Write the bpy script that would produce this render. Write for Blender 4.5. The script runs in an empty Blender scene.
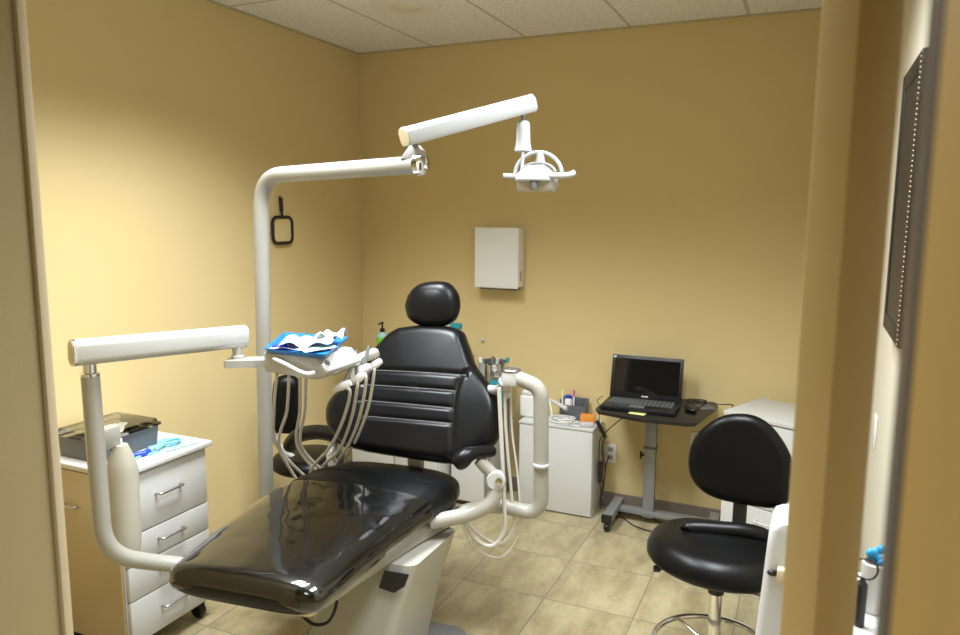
import bpy, bmesh, math, random
from mathutils import Vector, Matrix, Euler
random.seed(7)
PI = math.pi
C = bpy.context.scene.collection
SC = bpy.context.scene
V = Vector

# ------------------------------------------------------------------ materials
def nd(nt, kind, **kw):
    n = nt.nodes.new(kind)
    for k, v in kw.items():
        setattr(n, k, v)
    return n

def mat(name, col, rough=0.5, metal=0.0, var=0.0, vscale=8.0, bump=0.0, bscale=60.0, coat=0.0, spec=0.5, trans=0.0, emit=0.0, stretch=(1, 1, 1), ior=1.45):
    m = bpy.data.materials.new(name)
    m.use_nodes = True
    nt = m.node_tree
    b = nt.nodes['Principled BSDF']
    b.inputs['Base Color'].default_value = (*col, 1)
    b.inputs['Roughness'].default_value = rough
    b.inputs['Metallic'].default_value = metal
    b.inputs['Coat Weight'].default_value = coat
    b.inputs['Coat Roughness'].default_value = 0.08
    b.inputs['Specular IOR Level'].default_value = spec
    b.inputs['Transmission Weight'].default_value = trans
    b.inputs['IOR'].default_value = ior
    if emit:
        b.inputs['Emission Color'].default_value = (*col, 1)
        b.inputs['Emission Strength'].default_value = emit
    tc = nd(nt, 'ShaderNodeTexCoord')
    mp = nd(nt, 'ShaderNodeMapping')
    mp.inputs['Scale'].default_value = stretch
    nt.links.new(tc.outputs['Object'], mp.inputs['Vector'])
    n = nd(nt, 'ShaderNodeTexNoise')
    n.inputs['Scale'].default_value = vscale
    n.inputs['Detail'].default_value = 4
    nt.links.new(mp.outputs['Vector'], n.inputs['Vector'])
    if var:
        mx = nd(nt, 'ShaderNodeMix', data_type='RGBA')
        mx.inputs['A'].default_value = (*[max(0, c * (1 - var)) for c in col], 1)
        mx.inputs['B'].default_value = (*[min(1, c * (1 + var)) for c in col], 1)
        nt.links.new(n.outputs['Fac'], mx.inputs['Factor'])
        nt.links.new(mx.outputs['Result'], b.inputs['Base Color'])
    if bump:
        n2 = nd(nt, 'ShaderNodeTexNoise')
        n2.inputs['Scale'].default_value = bscale
        n2.inputs['Detail'].default_value = 3
        nt.links.new(mp.outputs['Vector'], n2.inputs['Vector'])
        bp = nd(nt, 'ShaderNodeBump')
        bp.inputs['Strength'].default_value = bump
        bp.inputs['Distance'].default_value = 0.004
        nt.links.new(n2.outputs['Fac'], bp.inputs['Height'])
        nt.links.new(bp.outputs['Normal'], b.inputs['Normal'])
    return m

def clear_film(name, tint, rough, bscale, bstr, refl=1.0):
    m = bpy.data.materials.new(name)
    m.use_nodes = True
    nt = m.node_tree
    nt.nodes.clear()
    out = nd(nt, 'ShaderNodeOutputMaterial')
    tr = nd(nt, 'ShaderNodeBsdfTransparent')
    tr.inputs['Color'].default_value = (*tint, 1)
    gl = nd(nt, 'ShaderNodeBsdfGlossy')
    gl.inputs['Roughness'].default_value = rough
    fr = nd(nt, 'ShaderNodeFresnel')
    fr.inputs['IOR'].default_value = 1.5
    ml = nd(nt, 'ShaderNodeMath', operation='MULTIPLY', use_clamp=True)
    ml.inputs[1].default_value = refl
    mx = nd(nt, 'ShaderNodeMixShader')
    tc = nd(nt, 'ShaderNodeTexCoord')
    n = nd(nt, 'ShaderNodeTexNoise')
    n.inputs['Scale'].default_value = bscale
    n.inputs['Detail'].default_value = 1.5
    nt.links.new(tc.outputs['Object'], n.inputs['Vector'])
    bp = nd(nt, 'ShaderNodeBump')
    bp.inputs['Strength'].default_value = bstr
    bp.inputs['Distance'].default_value = 0.01
    nt.links.new(n.outputs['Fac'], bp.inputs['Height'])
    nt.links.new(bp.outputs['Normal'], gl.inputs['Normal'])
    nt.links.new(bp.outputs['Normal'], fr.inputs['Normal'])
    nt.links.new(fr.outputs['Fac'], ml.inputs[0])
    nt.links.new(ml.outputs[0], mx.inputs[0])
    nt.links.new(tr.outputs[0], mx.inputs[1])
    nt.links.new(gl.outputs[0], mx.inputs[2])
    nt.links.new(mx.outputs[0], out.inputs['Surface'])
    return m

def floor_mat():
    m = bpy.data.materials.new('travertine_tile')
    m.use_nodes = True
    nt = m.node_tree
    b = nt.nodes['Principled BSDF']
    g = nd(nt, 'ShaderNodeNewGeometry')
    mp = nd(nt, 'ShaderNodeMapping')
    mp.inputs['Location'].default_value = (1.008 + 0.406 * 10, -2.985 + 0.406 * 20, 0)
    nt.links.new(g.outputs['Position'], mp.inputs['Vector'])
    br = nd(nt, 'ShaderNodeTexBrick', offset=0.0, squash=1.0)
    br.inputs['Scale'].default_value = 1.0
    br.inputs['Brick Width'].default_value = 0.406
    br.inputs['Row Height'].default_value = 0.406
    br.inputs['Mortar Size'].default_value = 0.0034
    br.inputs['Mortar Smooth'].default_value = 0.15
    br.inputs['Color1'].default_value = (0.0, 0.0, 0.0, 1)
    br.inputs['Color2'].default_value = (1.0, 1.0, 1.0, 1)
    br.inputs['Mortar'].default_value = (0.5, 0.5, 0.5, 1)
    nt.links.new(mp.outputs['Vector'], br.inputs['Vector'])
    # streaks along the room, shifted per tile
    st = nd(nt, 'ShaderNodeMapping')
    st.inputs['Scale'].default_value = (8, 3.0, 1)
    st.inputs['Rotation'].default_value = (0, 0, 0.25)
    off = nd(nt, 'ShaderNodeVectorMath', operation='ADD')
    nt.links.new(g.outputs['Position'], off.inputs[0])
    sc = nd(nt, 'ShaderNodeVectorMath', operation='SCALE')
    sc.inputs['Scale'].default_value = 7.0
    nt.links.new(br.outputs['Color'], sc.inputs[0])
    nt.links.new(sc.outputs[0], off.inputs[1])
    nt.links.new(off.outputs[0], st.inputs['Vector'])
    n1 = nd(nt, 'ShaderNodeTexNoise')
    n1.inputs['Scale'].default_value = 1.3
    n1.inputs['Detail'].default_value = 7
    n1.inputs['Roughness'].default_value = 0.62
    nt.links.new(st.outputs[0], n1.inputs['Vector'])
    n2 = nd(nt, 'ShaderNodeTexNoise')
    n2.inputs['Scale'].default_value = 45
    n2.inputs['Detail'].default_value = 3
    nt.links.new(g.outputs['Position'], n2.inputs['Vector'])
    rp = nd(nt, 'ShaderNodeValToRGB')
    e = rp.color_ramp.elements
    e[0].position, e[0].color = 0.34, (0.33, 0.26, 0.13, 1)
    e[1].position, e[1].color = 0.66, (0.54, 0.455, 0.265, 1)
    x = e.new(0.5); x.color = (0.45, 0.37, 0.195, 1)
    nt.links.new(n1.outputs['Fac'], rp.inputs['Fac'])
    mx = nd(nt, 'ShaderNodeMix', data_type='RGBA', blend_type='MULTIPLY')
    mx.inputs['Factor'].default_value = 0.35
    nt.links.new(rp.outputs['Color'], mx.inputs['A'])
    nt.links.new(n2.outputs['Color'], mx.inputs['B'])
    hs = nd(nt, 'ShaderNodeMix', data_type='RGBA', blend_type='MIX')
    hs.inputs['Factor'].default_value = 0.05
    nt.links.new(mx.outputs['Result'], hs.inputs['A'])
    nt.links.new(n2.outputs['Fac'], hs.inputs['B'])
    gr = nd(nt, 'ShaderNodeMix', data_type='RGBA')
    gr.inputs['B'].default_value = (0.24, 0.20, 0.14, 1)
    nt.links.new(br.outputs['Fac'], gr.inputs['Factor'])
    nt.links.new(hs.outputs['Result'], gr.inputs['A'])
    nt.links.new(gr.outputs['Result'], b.inputs['Base Color'])
    b.inputs['Roughness'].default_value = 0.42
    bp = nd(nt, 'ShaderNodeBump', invert=True)
    bp.inputs['Strength'].default_value = 0.6
    bp.inputs['Distance'].default_value = 0.003
    nt.links.new(br.outputs['Fac'], bp.inputs['Height'])
    nt.links.new(bp.outputs['Normal'], b.inputs['Normal'])
    return m

def ceiling_mat():
    m = bpy.data.materials.new('ceiling_tile')
    m.use_nodes = True
    nt = m.node_tree
    b = nt.nodes['Principled BSDF']
    b.inputs['Roughness'].default_value = 0.9
    g = nd(nt, 'ShaderNodeNewGeometry')
    mp = nd(nt, 'ShaderNodeMapping')
    mp.inputs['Location'].default_value = (0.97 + 6.1, -2.99 + 12.2, 0)
    nt.links.new(g.outputs['Position'], mp.inputs['Vector'])
    br = nd(nt, 'ShaderNodeTexBrick', offset=0.0)
    br.inputs['Scale'].default_value = 1.0
    br.inputs['Brick Width'].default_value = 0.61
    br.inputs['Row Height'].default_value = 1.22
    br.inputs['Mortar Size'].default_value = 0.009
    br.inputs['Mortar Smooth'].default_value = 0.0
    nt.links.new(mp.outputs['Vector'], br.inputs['Vector'])
    n = nd(nt, 'ShaderNodeTexNoise')
    n.inputs['Scale'].default_value = 90
    n.inputs['Detail'].default_value = 5
    nt.links.new(g.outputs['Position'], n.inputs['Vector'])
    rp = nd(nt, 'ShaderNodeValToRGB')
    e = rp.color_ramp.elements
    e[0].position, e[0].color = 0.33, (0.62, 0.61, 0.57, 1)
    e[1].position, e[1].color = 0.5, (0.86, 0.86, 0.83, 1)
    nt.links.new(n.outputs['Fac'], rp.inputs['Fac'])
    mx = nd(nt, 'ShaderNodeMix', data_type='RGBA')
    mx.inputs['B'].default_value = (0.55, 0.53, 0.47, 1)
    nt.links.new(br.outputs['Fac'], mx.inputs['Factor'])
    nt.links.new(rp.outputs['Color'], mx.inputs['A'])
    nt.links.new(mx.outputs['Result'], b.inputs['Base Color'])
    bp = nd(nt, 'ShaderNodeBump')
    bp.inputs['Strength'].default_value = 0.4
    bp.inputs['Distance'].default_value = 0.004
    nt.links.new(n.outputs['Fac'], bp.inputs['Height'])
    nt.links.new(bp.outputs['Normal'], b.inputs['Normal'])
    return m

WALLC = (0.715, 0.565, 0.285)
M = dict(
    wall=mat('tan_wall_paint', WALLC, 0.55, var=0.03, vscale=3, bump=0.12, bscale=180, spec=0.35),
    cream=mat('cream_wall_paint', (0.72, 0.66, 0.52), 0.6, bump=0.1, bscale=180),
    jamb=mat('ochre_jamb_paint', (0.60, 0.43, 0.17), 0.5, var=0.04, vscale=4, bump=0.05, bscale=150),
    frontwall=mat('shaded_front_wall_paint', (0.36, 0.285, 0.15), 0.55, var=0.03, vscale=4, bump=0.1, bscale=180),  # tan wall paint darkened, the shade is put into the colour
    jambedge=mat('pale_jamb_edge_paint', (0.62, 0.52, 0.36), 0.45, var=0.03),
    door=mat('warm_wood_door', (0.52, 0.34, 0.11), 0.4, var=0.12, vscale=3, stretch=(18, 18, 0.8)),
    doormetal=mat('door_edge_grey', (0.16, 0.135, 0.115), 0.4, metal=0.3, var=0.1),
    base=mat('taupe_cove_base', (0.20, 0.16, 0.13), 0.5, var=0.06),
    floor=floor_mat(), ceil=ceiling_mat(),
    leather=mat('black_upholstery', (0.005, 0.005, 0.0055), 0.30, bump=0.08, bscale=320, spec=0.30, var=0.2, vscale=12),
    leather2=mat('black_stool_vinyl', (0.004, 0.004, 0.004), 0.33, bump=0.08, bscale=320, spec=0.26, var=0.2, vscale=12),
    stitch=mat('grey_stitching', (0.16, 0.16, 0.165), 0.5, var=0.1, vscale=200),
    piping=mat('black_piping', (0.004, 0.004, 0.004), 0.35, var=0.1),
    enamel=mat('white_enamel', (0.47, 0.465, 0.44), 0.22, coat=0.4, var=0.015),
    enamel2=mat('warm_grey_enamel', (0.36, 0.345, 0.30), 0.28, coat=0.3, var=0.02),
    plastic=mat('white_plastic', (0.82, 0.81, 0.78), 0.38, var=0.02),
    brightplastic=mat('bright_white_plastic', (0.60, 0.60, 0.605), 0.3, var=0.01),
    lampwhite=mat('lamp_white_plastic', (0.44, 0.445, 0.45), 0.35, var=0.01),
    dispenser=mat('white_dispenser_enamel', (0.86, 0.86, 0.86), 0.35, var=0.01),
    bottle=mat('milky_plastic', (0.52, 0.49, 0.40), 0.35, var=0.02),
    hose=mat('grey_hose', (0.60, 0.57, 0.50), 0.4, var=0.03, vscale=30),
    hosewhite=mat('white_cable', (0.78, 0.77, 0.74), 0.4, var=0.02),
    lam=mat('white_laminate', (0.62, 0.615, 0.595), 0.4, var=0.02, vscale=5),
    sidetan=mat('tan_side_panel', (0.46, 0.36, 0.20), 0.45, var=0.04, vscale=5),
    chrome=mat('chrome', (0.75, 0.75, 0.76), 0.12, metal=1.0, var=0.02),
    steel=mat('brushed_steel', (0.45, 0.45, 0.46), 0.35, metal=1.0, var=0.05, vscale=40),
    greymetal=mat('silver_grey_paint', (0.30, 0.31, 0.33), 0.4, metal=0.5, var=0.05),
    darkgrey=mat('dark_grey_plastic', (0.12, 0.12, 0.125), 0.45, var=0.08),
    plate=mat('grey_floor_plate', (0.20, 0.20, 0.21), 0.45, metal=0.3, var=0.06),
    black=mat('black_plastic', (0.012, 0.012, 0.013), 0.38, var=0.15),
    gloss=mat('glossy_black_screen', (0.006, 0.006, 0.007), 0.06, var=0.1),
    desk=mat('black_desk_laminate', (0.012, 0.011, 0.011), 0.32, var=0.2, bump=0.05, bscale=200),
    blue=mat('blue_tray_plastic', (0.015, 0.15, 0.42), 0.3, var=0.03),
    deepblue=mat('deep_blue_plastic', (0.02, 0.06, 0.55), 0.35, var=0.05),
    paleblue=mat('pale_blue_film', (0.22, 0.48, 0.60), 0.3, var=0.10, vscale=20),
    paper=mat('white_paper', (0.62, 0.64, 0.66), 0.6, var=0.04, vscale=25, bump=0.2, bscale=40),
    mint=mat('mint_paper', (0.38, 0.60, 0.57), 0.5, var=0.06, vscale=20),
    lilac=mat('lilac_print', (0.42, 0.36, 0.54), 0.5, var=0.08, vscale=30),
    green=mat('green_soap', (0.16, 0.62, 0.03), 0.25, var=0.05, coat=0.3),
    teal=mat('teal_plastic', (0.02, 0.30, 0.36), 0.35, var=0.12, vscale=20),
    bluecap=mat('sky_blue_caps', (0.02, 0.30, 0.62), 0.35, var=0.05),
    orange=mat('orange_card', (0.80, 0.30, 0.05), 0.5, var=0.06),
    yellow=mat('yellow_note', (0.85, 0.85, 0.36), 0.6, var=0.03),
    magenta=mat('magenta_marker', (0.70, 0.10, 0.42), 0.4, var=0.05),
    bintray=mat('blue_grey_bin', (0.13, 0.135, 0.15), 0.35, var=0.06),
    mirrorglass=mat('mirror_glass', (0.9, 0.9, 0.9), 0.02, metal=1.0, var=0.005),
    organizer=mat('slate_mesh_metal', (0.17, 0.18, 0.20), 0.45, metal=0.4, var=0.1, vscale=60),
    tan=mat('ivory_plastic', (0.66, 0.56, 0.36), 0.4, var=0.05),
    lens=mat('frosted_lens', (0.85, 0.83, 0.78), 0.25, trans=0.75, var=0.02),
    cover=clear_film('clear_plastic_cover', (0.93, 0.92, 0.90), 0.07, 8.0, 0.55, 2.3),
    smoke=clear_film('smoky_clear_lid', (0.74, 0.72, 0.70), 0.06, 6.0, 0.05, 1.3),
    dim=mat('panel_diffuser', (0.95, 0.93, 0.88), 0.5, var=0.01),
    grille=mat('ivory_grille', (0.74, 0.71, 0.62), 0.6, var=0.10, vscale=220),
    copper=mat('bead_bronze', (0.20, 0.14, 0.10), 0.35, metal=0.8, var=0.1),
)

# ------------------------------------------------------------------ mesh builder
def spline(pts, n=8):
    P = [V(p) for p in pts]
    out = []
    for i in range(len(P) - 1):
        p0 = P[max(i - 1, 0)]; p1 = P[i]; p2 = P[i + 1]; p3 = P[min(i + 2, len(P) - 1)]
        for k in range(n):
            t = k / n
            out.append(0.5 * ((2 * p1) + (p2 - p0) * t + (2 * p0 - 5 * p1 + 4 * p2 - p3) * t * t + (3 * p1 - p0 - 3 * p2 + p3) * t ** 3))
    out.append(P[-1])
    return out

def fillet(pts, rad, n=8):
    P = [V(p) for p in pts]
    out = [P[0]]
    for i in range(1, len(P) - 1):
        a = (P[i - 1] - P[i]); b = (P[i + 1] - P[i])
        d = min(rad, a.length * 0.48, b.length * 0.48)
        s = P[i] + a.normalized() * d; e = P[i] + b.normalized() * d
        for k in range(n + 1):
            t = k / n
            out.append(s * (1 - t) ** 2 + P[i] * 2 * t * (1 - t) + e * t * t)
    out.append(P[-1])
    return out

class MB:
    def __init__(self):
        self.bm = bmesh.new()
    def box(self, c, s, rot=(0, 0, 0), bev=0.0, seg=2):
        r = bmesh.ops.create_cube(self.bm, size=1.0)
        vs = r['verts']
        mt = Matrix.Translation(V(c)) @ Euler(rot).to_matrix().to_4x4() @ Matrix.Diagonal((*s, 1))
        bmesh.ops.transform(self.bm, matrix=mt, verts=vs)
        if bev:
            es = list({e for v in vs for e in v.link_edges})
            bmesh.ops.bevel(self.bm, geom=es, offset=min(bev, min(s) * 0.48), segments=seg, affect='EDGES', profile=0.5)
        return self
    def bb(self, x0, x1, y0, y1, z0, z1, bev=0.0, seg=2):
        return self.box(((x0 + x1) / 2, (y0 + y1) / 2, (z0 + z1) / 2), (x1 - x0, y1 - y0, z1 - z0), bev=bev, seg=seg)
    def rings(self, rings, cap=True, closed=True):
        bm = self.bm
        R = [[bm.verts.new(p) for p in r] for r in rings]
        n = len(R[0])
        for a, b in zip(R[:-1], R[1:]):
            for i in range(n if closed else n - 1):
                j = (i + 1) % n
                try:
                    bm.faces.new((a[i], a[j], b[j], b[i]))
                except ValueError:
                    pass
        if cap:
            for r in (R[0][::-1], R[-1]):
                try:
                    bm.faces.new(r)
                except ValueError:
                    pass
        return self
    def tube(self, pts, r, n=14, cap=True):
        P = [V(p) for p in pts]
        Q = [P[0]]
        for p in P[1:]:
            if (p - Q[-1]).length > 1e-5:
                Q.append(p)
        P = Q
        rad = r if isinstance(r, (list, tuple)) else [r] * len(P)
        if len(rad) != len(P):
            rad = [rad[min(int(i * len(rad) / len(P)), len(rad) - 1)] for i in range(len(P))]
        T = []
        for i in range(len(P)):
            a = P[max(i - 1, 0)]; b = P[min(i + 1, len(P) - 1)]
            T.append((b - a).normalized())
        up = V((0, 0, 1)) if abs(T[0].z) < 0.9 else V((1, 0, 0))
        nx = T[0].cross(up).normalized()
        rr = []
        for i, p in enumerate(P):
            nx = (nx - T[i] * nx.dot(T[i])).normalized()
            ny = T[i].cross(nx)
            rr.append([p + (nx * math.cos(2 * PI * k / n) + ny * math.sin(2 * PI * k / n)) * rad[i] for k in range(n)])
        return self.rings(rr, cap)
    def sweep(self, a, b, prof, upv=(0, 0, 1), ends=1.0):
        """extrude a 2-D profile (side, up) from a to b with slightly rounded ends"""
        a, b = V(a), V(b)
        t = (b - a).normalized()
        s = t.cross(V(upv)).normalized(); u = s.cross(t)
        L = (b - a).length
        e = min(0.006, L * 0.1) * ends
        rr = []
        for d, k in ((0, 0.88), (e * 0.4, 0.96), (e, 1), (L - e, 1), (L - e * 0.4, 0.96), (L, 0.88)):
            rr.append([a + t * d + s * (x * k) + u * (y * k) for x, y in prof])
        return self.rings(rr)
    def lathe(self, prof, loc, axis=(0, 0, 1), n=28):
        ax = V(axis).normalized()
        q = V((0, 0, 1)).rotation_difference(ax).to_matrix()
        rr = []
        for r, z in prof:
            rr.append([V(loc) + q @ V((max(r, 1e-4) * math.cos(2 * PI * k / n), max(r, 1e-4) * math.sin(2 * PI * k / n), z)) for k in range(n)])
        return self.rings(rr)
    def ball(self, c, rad, rot=(0, 0, 0), n=20):
        r = bmesh.ops.create_uvsphere(self.bm, u_segments=n, v_segments=n // 2 + 2, radius=1)
        mt = Matrix.Translation(V(c)) @ Euler(rot).to_matrix().to_4x4() @ Matrix.Diagonal((*rad, 1))
        bmesh.ops.transform(self.bm, matrix=mt, verts=r['verts'])
        return self
    def prism(self, poly, o, u, v, thick, bev=0.0, seg=2):
        """poly in (u, v) plane through o, thickened along u x v"""
        bm = self.bm
        o, u, v = V(o), V(u), V(v)
        n = u.cross(v).normalized()
        A = [bm.verts.new(o + u * a + v * b) for a, b in poly]
        B = [bm.verts.new(o + u * a + v * b + n * thick) for a, b in poly]
        fs = [bm.faces.new(A[::-1]), bm.faces.new(B)]
        k = len(A)
        for i in range(k):
            fs.append(bm.faces.new((A[i], A[(i + 1) % k], B[(i + 1) % k], B[i])))
        if bev:
            es = list({e for f in fs for e in f.edges})
            bmesh.ops.bevel(bm, geom=es, offset=bev, segments=seg, affect='EDGES', profile=0.5)
        return self
    def cushion(self, outline, o, u, v, front, back, groove=None, nr=22, rim=0.16, N=112):
        """padded upholstery: closed outline in the (u, v) plane, domed towards u x v"""
        o, u, v = V(o), V(u).normalized(), V(v).normalized()
        n = u.cross(v).normalized()
        pts = spline([(a, b, 0) for a, b in list(outline) + [outline[0]]], 10)[:-1]
        # resample evenly
        L = [0]
        cl = pts + [pts[0]]
        for a, b in zip(cl[:-1], cl[1:]):
            L.append(L[-1] + (b - a).length)
        res = []
        j = 0
        for k in range(N):
            d = L[-1] * k / N
            while L[j + 1] < d:
                j += 1
            t = (d - L[j]) / max(L[j + 1] - L[j], 1e-9)
            res.append(cl[j].lerp(cl[j + 1], t))
        c = sum(res, V((0, 0, 0))) / N
        rr = []
        def ring(s, h):
            out = []
            for p in res:
                q = c + (p - c) * s
                hh = h
                if groove and h > 0:
                    hh = h - groove(q.x, q.y) * min(1, (1 - s) / 0.1)
                out.append(o + u * q.x + v * q.y + n * hh)
            return out
        for i in range(9):           # back, centre outwards
            a = PI / 2 * i / 8
            rr.append(ring(max(1 - rim * (1 - math.sin(a)), 0.001) if i else 0.02, -back * math.cos(a)))
        for i in range(1, 9):        # rim to front
            a = PI / 2 * i / 8
            rr.append(ring(1 - rim * (1 - math.cos(a)), front * math.sin(a) * 0.86))
        for i in range(1, nr + 1):
            s = (1 - rim) * (1 - i / nr)
            rr.append(ring(max(s, 0.004), front * (0.86 + 0.14 * (1 - (s / (1 - rim)) ** 2))))
        return self.rings(rr)
    def build(self, name, m, parent=None, label=None, sharp=34):
        bm = self.bm
        bmesh.ops.recalc_face_normals(bm, faces=bm.faces)
        base = V((0, 0, 0))
        p = parent
        while p is not None:
            base = base + p.location
            p = p.parent
        o = None
        if parent is None:
            xs = [v.co.x for v in bm.verts]; ys = [v.co.y for v in bm.verts]; zs = [v.co.z for v in bm.verts]
            base = V(((min(xs) + max(xs)) / 2, (min(ys) + max(ys)) / 2, min(zs)))
        bmesh.ops.translate(bm, vec=-base, verts=bm.verts)
        for f in bm.faces:
            f.smooth = True
        lim = math.radians(sharp)
        for e in bm.edges:
            if len(e.link_faces) == 2 and e.calc_face_angle(0) > lim:
                e.smooth = False
        me = bpy.data.meshes.new(name)
        bm.to_mesh(me)
        bm.free()
        me.materials.append(M[m] if isinstance(m, str) else m)
        o = bpy.data.objects.new(name, me)
        C.objects.link(o)
        if parent is None:
            o.location = base
        else:
            o.parent = parent
        if label:
            o['label'] = label
        return o

def thing(name, label, cat, loc, group=None):
    o = bpy.data.objects.new(name, None)
    o.empty_display_size = 0.1
    C.objects.link(o)
    o.location = V(loc)
    o['label'] = label; o['category'] = cat
    if group:
        o['group'] = group
    return o
def tag(o, label, cat, group=None):
    o['label'] = label; o['category'] = cat
    if group:
        o['group'] = group
    return o
def struct(o):
    o['kind'] = 'structure'
    return o
def rrect(w, h, r, n=5):
    out = []
    for cx, cy, a0 in ((w / 2 - r, h / 2 - r, 0), (-w / 2 + r, h / 2 - r, PI / 2), (-w / 2 + r, -h / 2 + r, PI), (w / 2 - r, -h / 2 + r, 1.5 * PI)):
        for k in range(n + 1):
            a = a0 + PI / 2 * k / n
            out.append((cx + r * math.cos(a), cy + r * math.sin(a)))
    return out

# ------------------------------------------------------------------ setting
H = 2.747
XL, XR, YB = -2.73, 0.25, 4.16
struct(MB().bb(-3.2, 1.6, -1.9, 4.4, -0.1, 0).build('floor', 'floor'))
struct(MB().bb(-3.2, 1.6, -1.9, 4.4, H, H + 0.1).build('ceiling', 'ceil'))
struct(MB().bb(XL, XR, YB, YB + 0.12, 0, H).build('wall_back', 'wall'))
struct(MB().bb(XL - 0.12, XL, 0.92, YB + 0.12, 0, H).build('wall_left', 'wall'))
struct(MB().bb(XR, XR + 0.12, 0.9, YB + 0.12, 0, H).build('wall_right', 'cream'))
YJ = 1.0
XJ = -1.446 * YJ
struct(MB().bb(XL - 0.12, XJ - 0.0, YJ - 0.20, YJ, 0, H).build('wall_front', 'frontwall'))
struct(MB().bb(XJ - 0.005, XJ + 0.012, YJ - 0.004, YJ + 0.016, 0, H, bev=0.003).build('trim_1', 'jambedge'))
# the narrow end of the partition between the two openings
poly = [(-0.005, 0.92), (0.030, 0.855), (0.074, 0.905), (0.074, 0.985), (-0.005, 0.985)]
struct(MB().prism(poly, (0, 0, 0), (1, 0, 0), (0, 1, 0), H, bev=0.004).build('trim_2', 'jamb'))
# door leaf standing open, close to the viewer
d = struct(MB().bb(0.0505, 0.70, 0.425, 0.462, 0.01, 2.10, bev=0.002).build('door_1', 'door'))
MB().bb(0.0485, 0.0515, 0.424, 0.463, 0.012, 2.098, bev=0.001).build('edge_strip', 'doormetal', d, 'dark grey metal edge strip')
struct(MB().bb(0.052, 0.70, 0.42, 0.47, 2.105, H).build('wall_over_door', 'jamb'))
# corridor behind the viewer
struct(MB().bb(-3.2, 1.6, -1.9, -1.8, 0, H).build('wall_corridor', 'wall'))
struct(MB().bb(1.5, 1.6, -1.8, 4.2, 0, H).build('wall_corridor_right', 'cream'))
struct(MB().bb(-3.2, -3.1, -1.8, 0.9, 0, H).build('wall_corridor_left', 'cream'))
def coving(x0, x1, y0, y1, nm):
    struct(MB().bb(x0, x1, y0, y1, 0, 0.092, bev=0.004).build(nm, 'base'))
coving(XL, XR, YB - 0.012, YB, 'baseboard_back')
coving(XL, XL + 0.012, 1.0, YB - 0.012, 'baseboard_left')
coving(XR - 0.012, XR, 1.0, YB - 0.012, 'baseboard_right')
t = MB()
for x0, x1, y0, y1 in ((XL, XR, YB - 0.02, YB), (XL, XL + 0.02, 1.0, YB - 0.02)):
    t.bb(x0, x1, y0, y1, H - 0.006, H)
struct(t.build('trim_3', mat('ceiling_angle', (0.50, 0.44, 0.32), 0.5, var=0.02)))

# ceiling speaker
sp = thing('ceiling_speaker', 'round ivory ceiling speaker set in the white ceiling tiles', 'speaker', (-1.885, 3.30, H))
MB().lathe([(0.0, -0.010), (0.150, -0.010), (0.166, -0.006), (0.172, 0.0)], (-1.885, 3.30, H - 0.001), n=48).build('rim', 'plastic', sp)
MB().lathe([(0.0, -0.016), (0.085, -0.015), (0.094, -0.009)], (-1.885, 3.30, H), n=40).build('grille', 'grille', sp, 'pale dotted grille')

# ceiling troffers: fixtures with lamps inside
def troffer(x, y, power, label, spread=118):
    f = thing('ceiling_light', label, 'light', (x, y, H), 'recessed ceiling lights')
    b = MB()
    w, l = 0.60, 1.20
    for sx in (-1, 1):
        b.bb(x + sx * (w / 2 - 0.012) - 0.012, x + sx * (w / 2 - 0.012) + 0.012, y - l / 2, y + l / 2, H - 0.012, H)
        b.bb(x - w / 2, x + w / 2, y + sx * (l / 2 - 0.012) - 0.012, y + sx * (l / 2 - 0.012) + 0.012, H - 0.012, H)
    b.build('frame', 'plastic', f)
    MB().bb(x - w / 2 + 0.02, x + w / 2 - 0.02, y - l / 2 + 0.02, y + l / 2 - 0.02, H - 0.004, H - 0.001).build('reflector', 'dim', f)
    ld = bpy.data.lights.new('lamp', 'AREA')
    ld.shape = 'RECTANGLE'; ld.size = w - 0.06; ld.size_y = l - 0.06
    ld.energy = power; ld.color = (0.90, 0.96, 1.0)
    ld.spread = math.radians(spread)
    lo = bpy.data.objects.new('lamp', ld)
    C.objects.link(lo)
    lo.location = (0, 0, -0.008)
    lo.parent = f
    return f
troffer(-1.62, 2.08, 61, 'recessed ceiling light over the foot of the dental chair', 120)
troffer(-0.40, 2.0, 46, 'recessed ceiling light at the right of the dental chair', 124)
troffer(-0.3, -0.7, 22, 'added fill light in the corridor before the room')  # unseen corridor lamp, added as fill light behind the camera

# ------------------------------------------------------------------ wall things
# paper towel dispenser
x0, x1 = (-1.8485, 4.0500, 1.6481)[0], (-1.5684, 4.0500, 1.6517)[0]
z0, z1 = (-1.7015, 4.0500, 1.2865)[2], (-1.7050, 4.0500, 1.6499)[2]
t = thing('paper_towel_dispenser', 'white metal paper towel dispenser mounted on the back wall', 'dispenser', ((x0 + x1) / 2, 4.158, z0))
MB().bb(x0, x1, 4.065, 4.16, z0 + 0.012, z1, bev=0.008).build('case', 'dispenser', t)
MB().bb(x0 - 0.003, x1 + 0.002, 4.048, 4.068, z0 + 0.004, z1 + 0.003, bev=0.008, seg=3).build('front_cover', 'dispenser', t)
MB().bb(x0 + 0.02, x1 - 0.02, 4.07, 4.15, z0 - 0.006, z0 + 0.014, bev=0.003).build('towel_slot', 'darkgrey', t, 'dark slot underneath')
MB().bb(x1 - 0.001, x1 + 0.005, 4.085, 4.10, z0 + 0.05, z0 + 0.11, bev=0.002).build('latch', 'steel', t)
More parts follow.
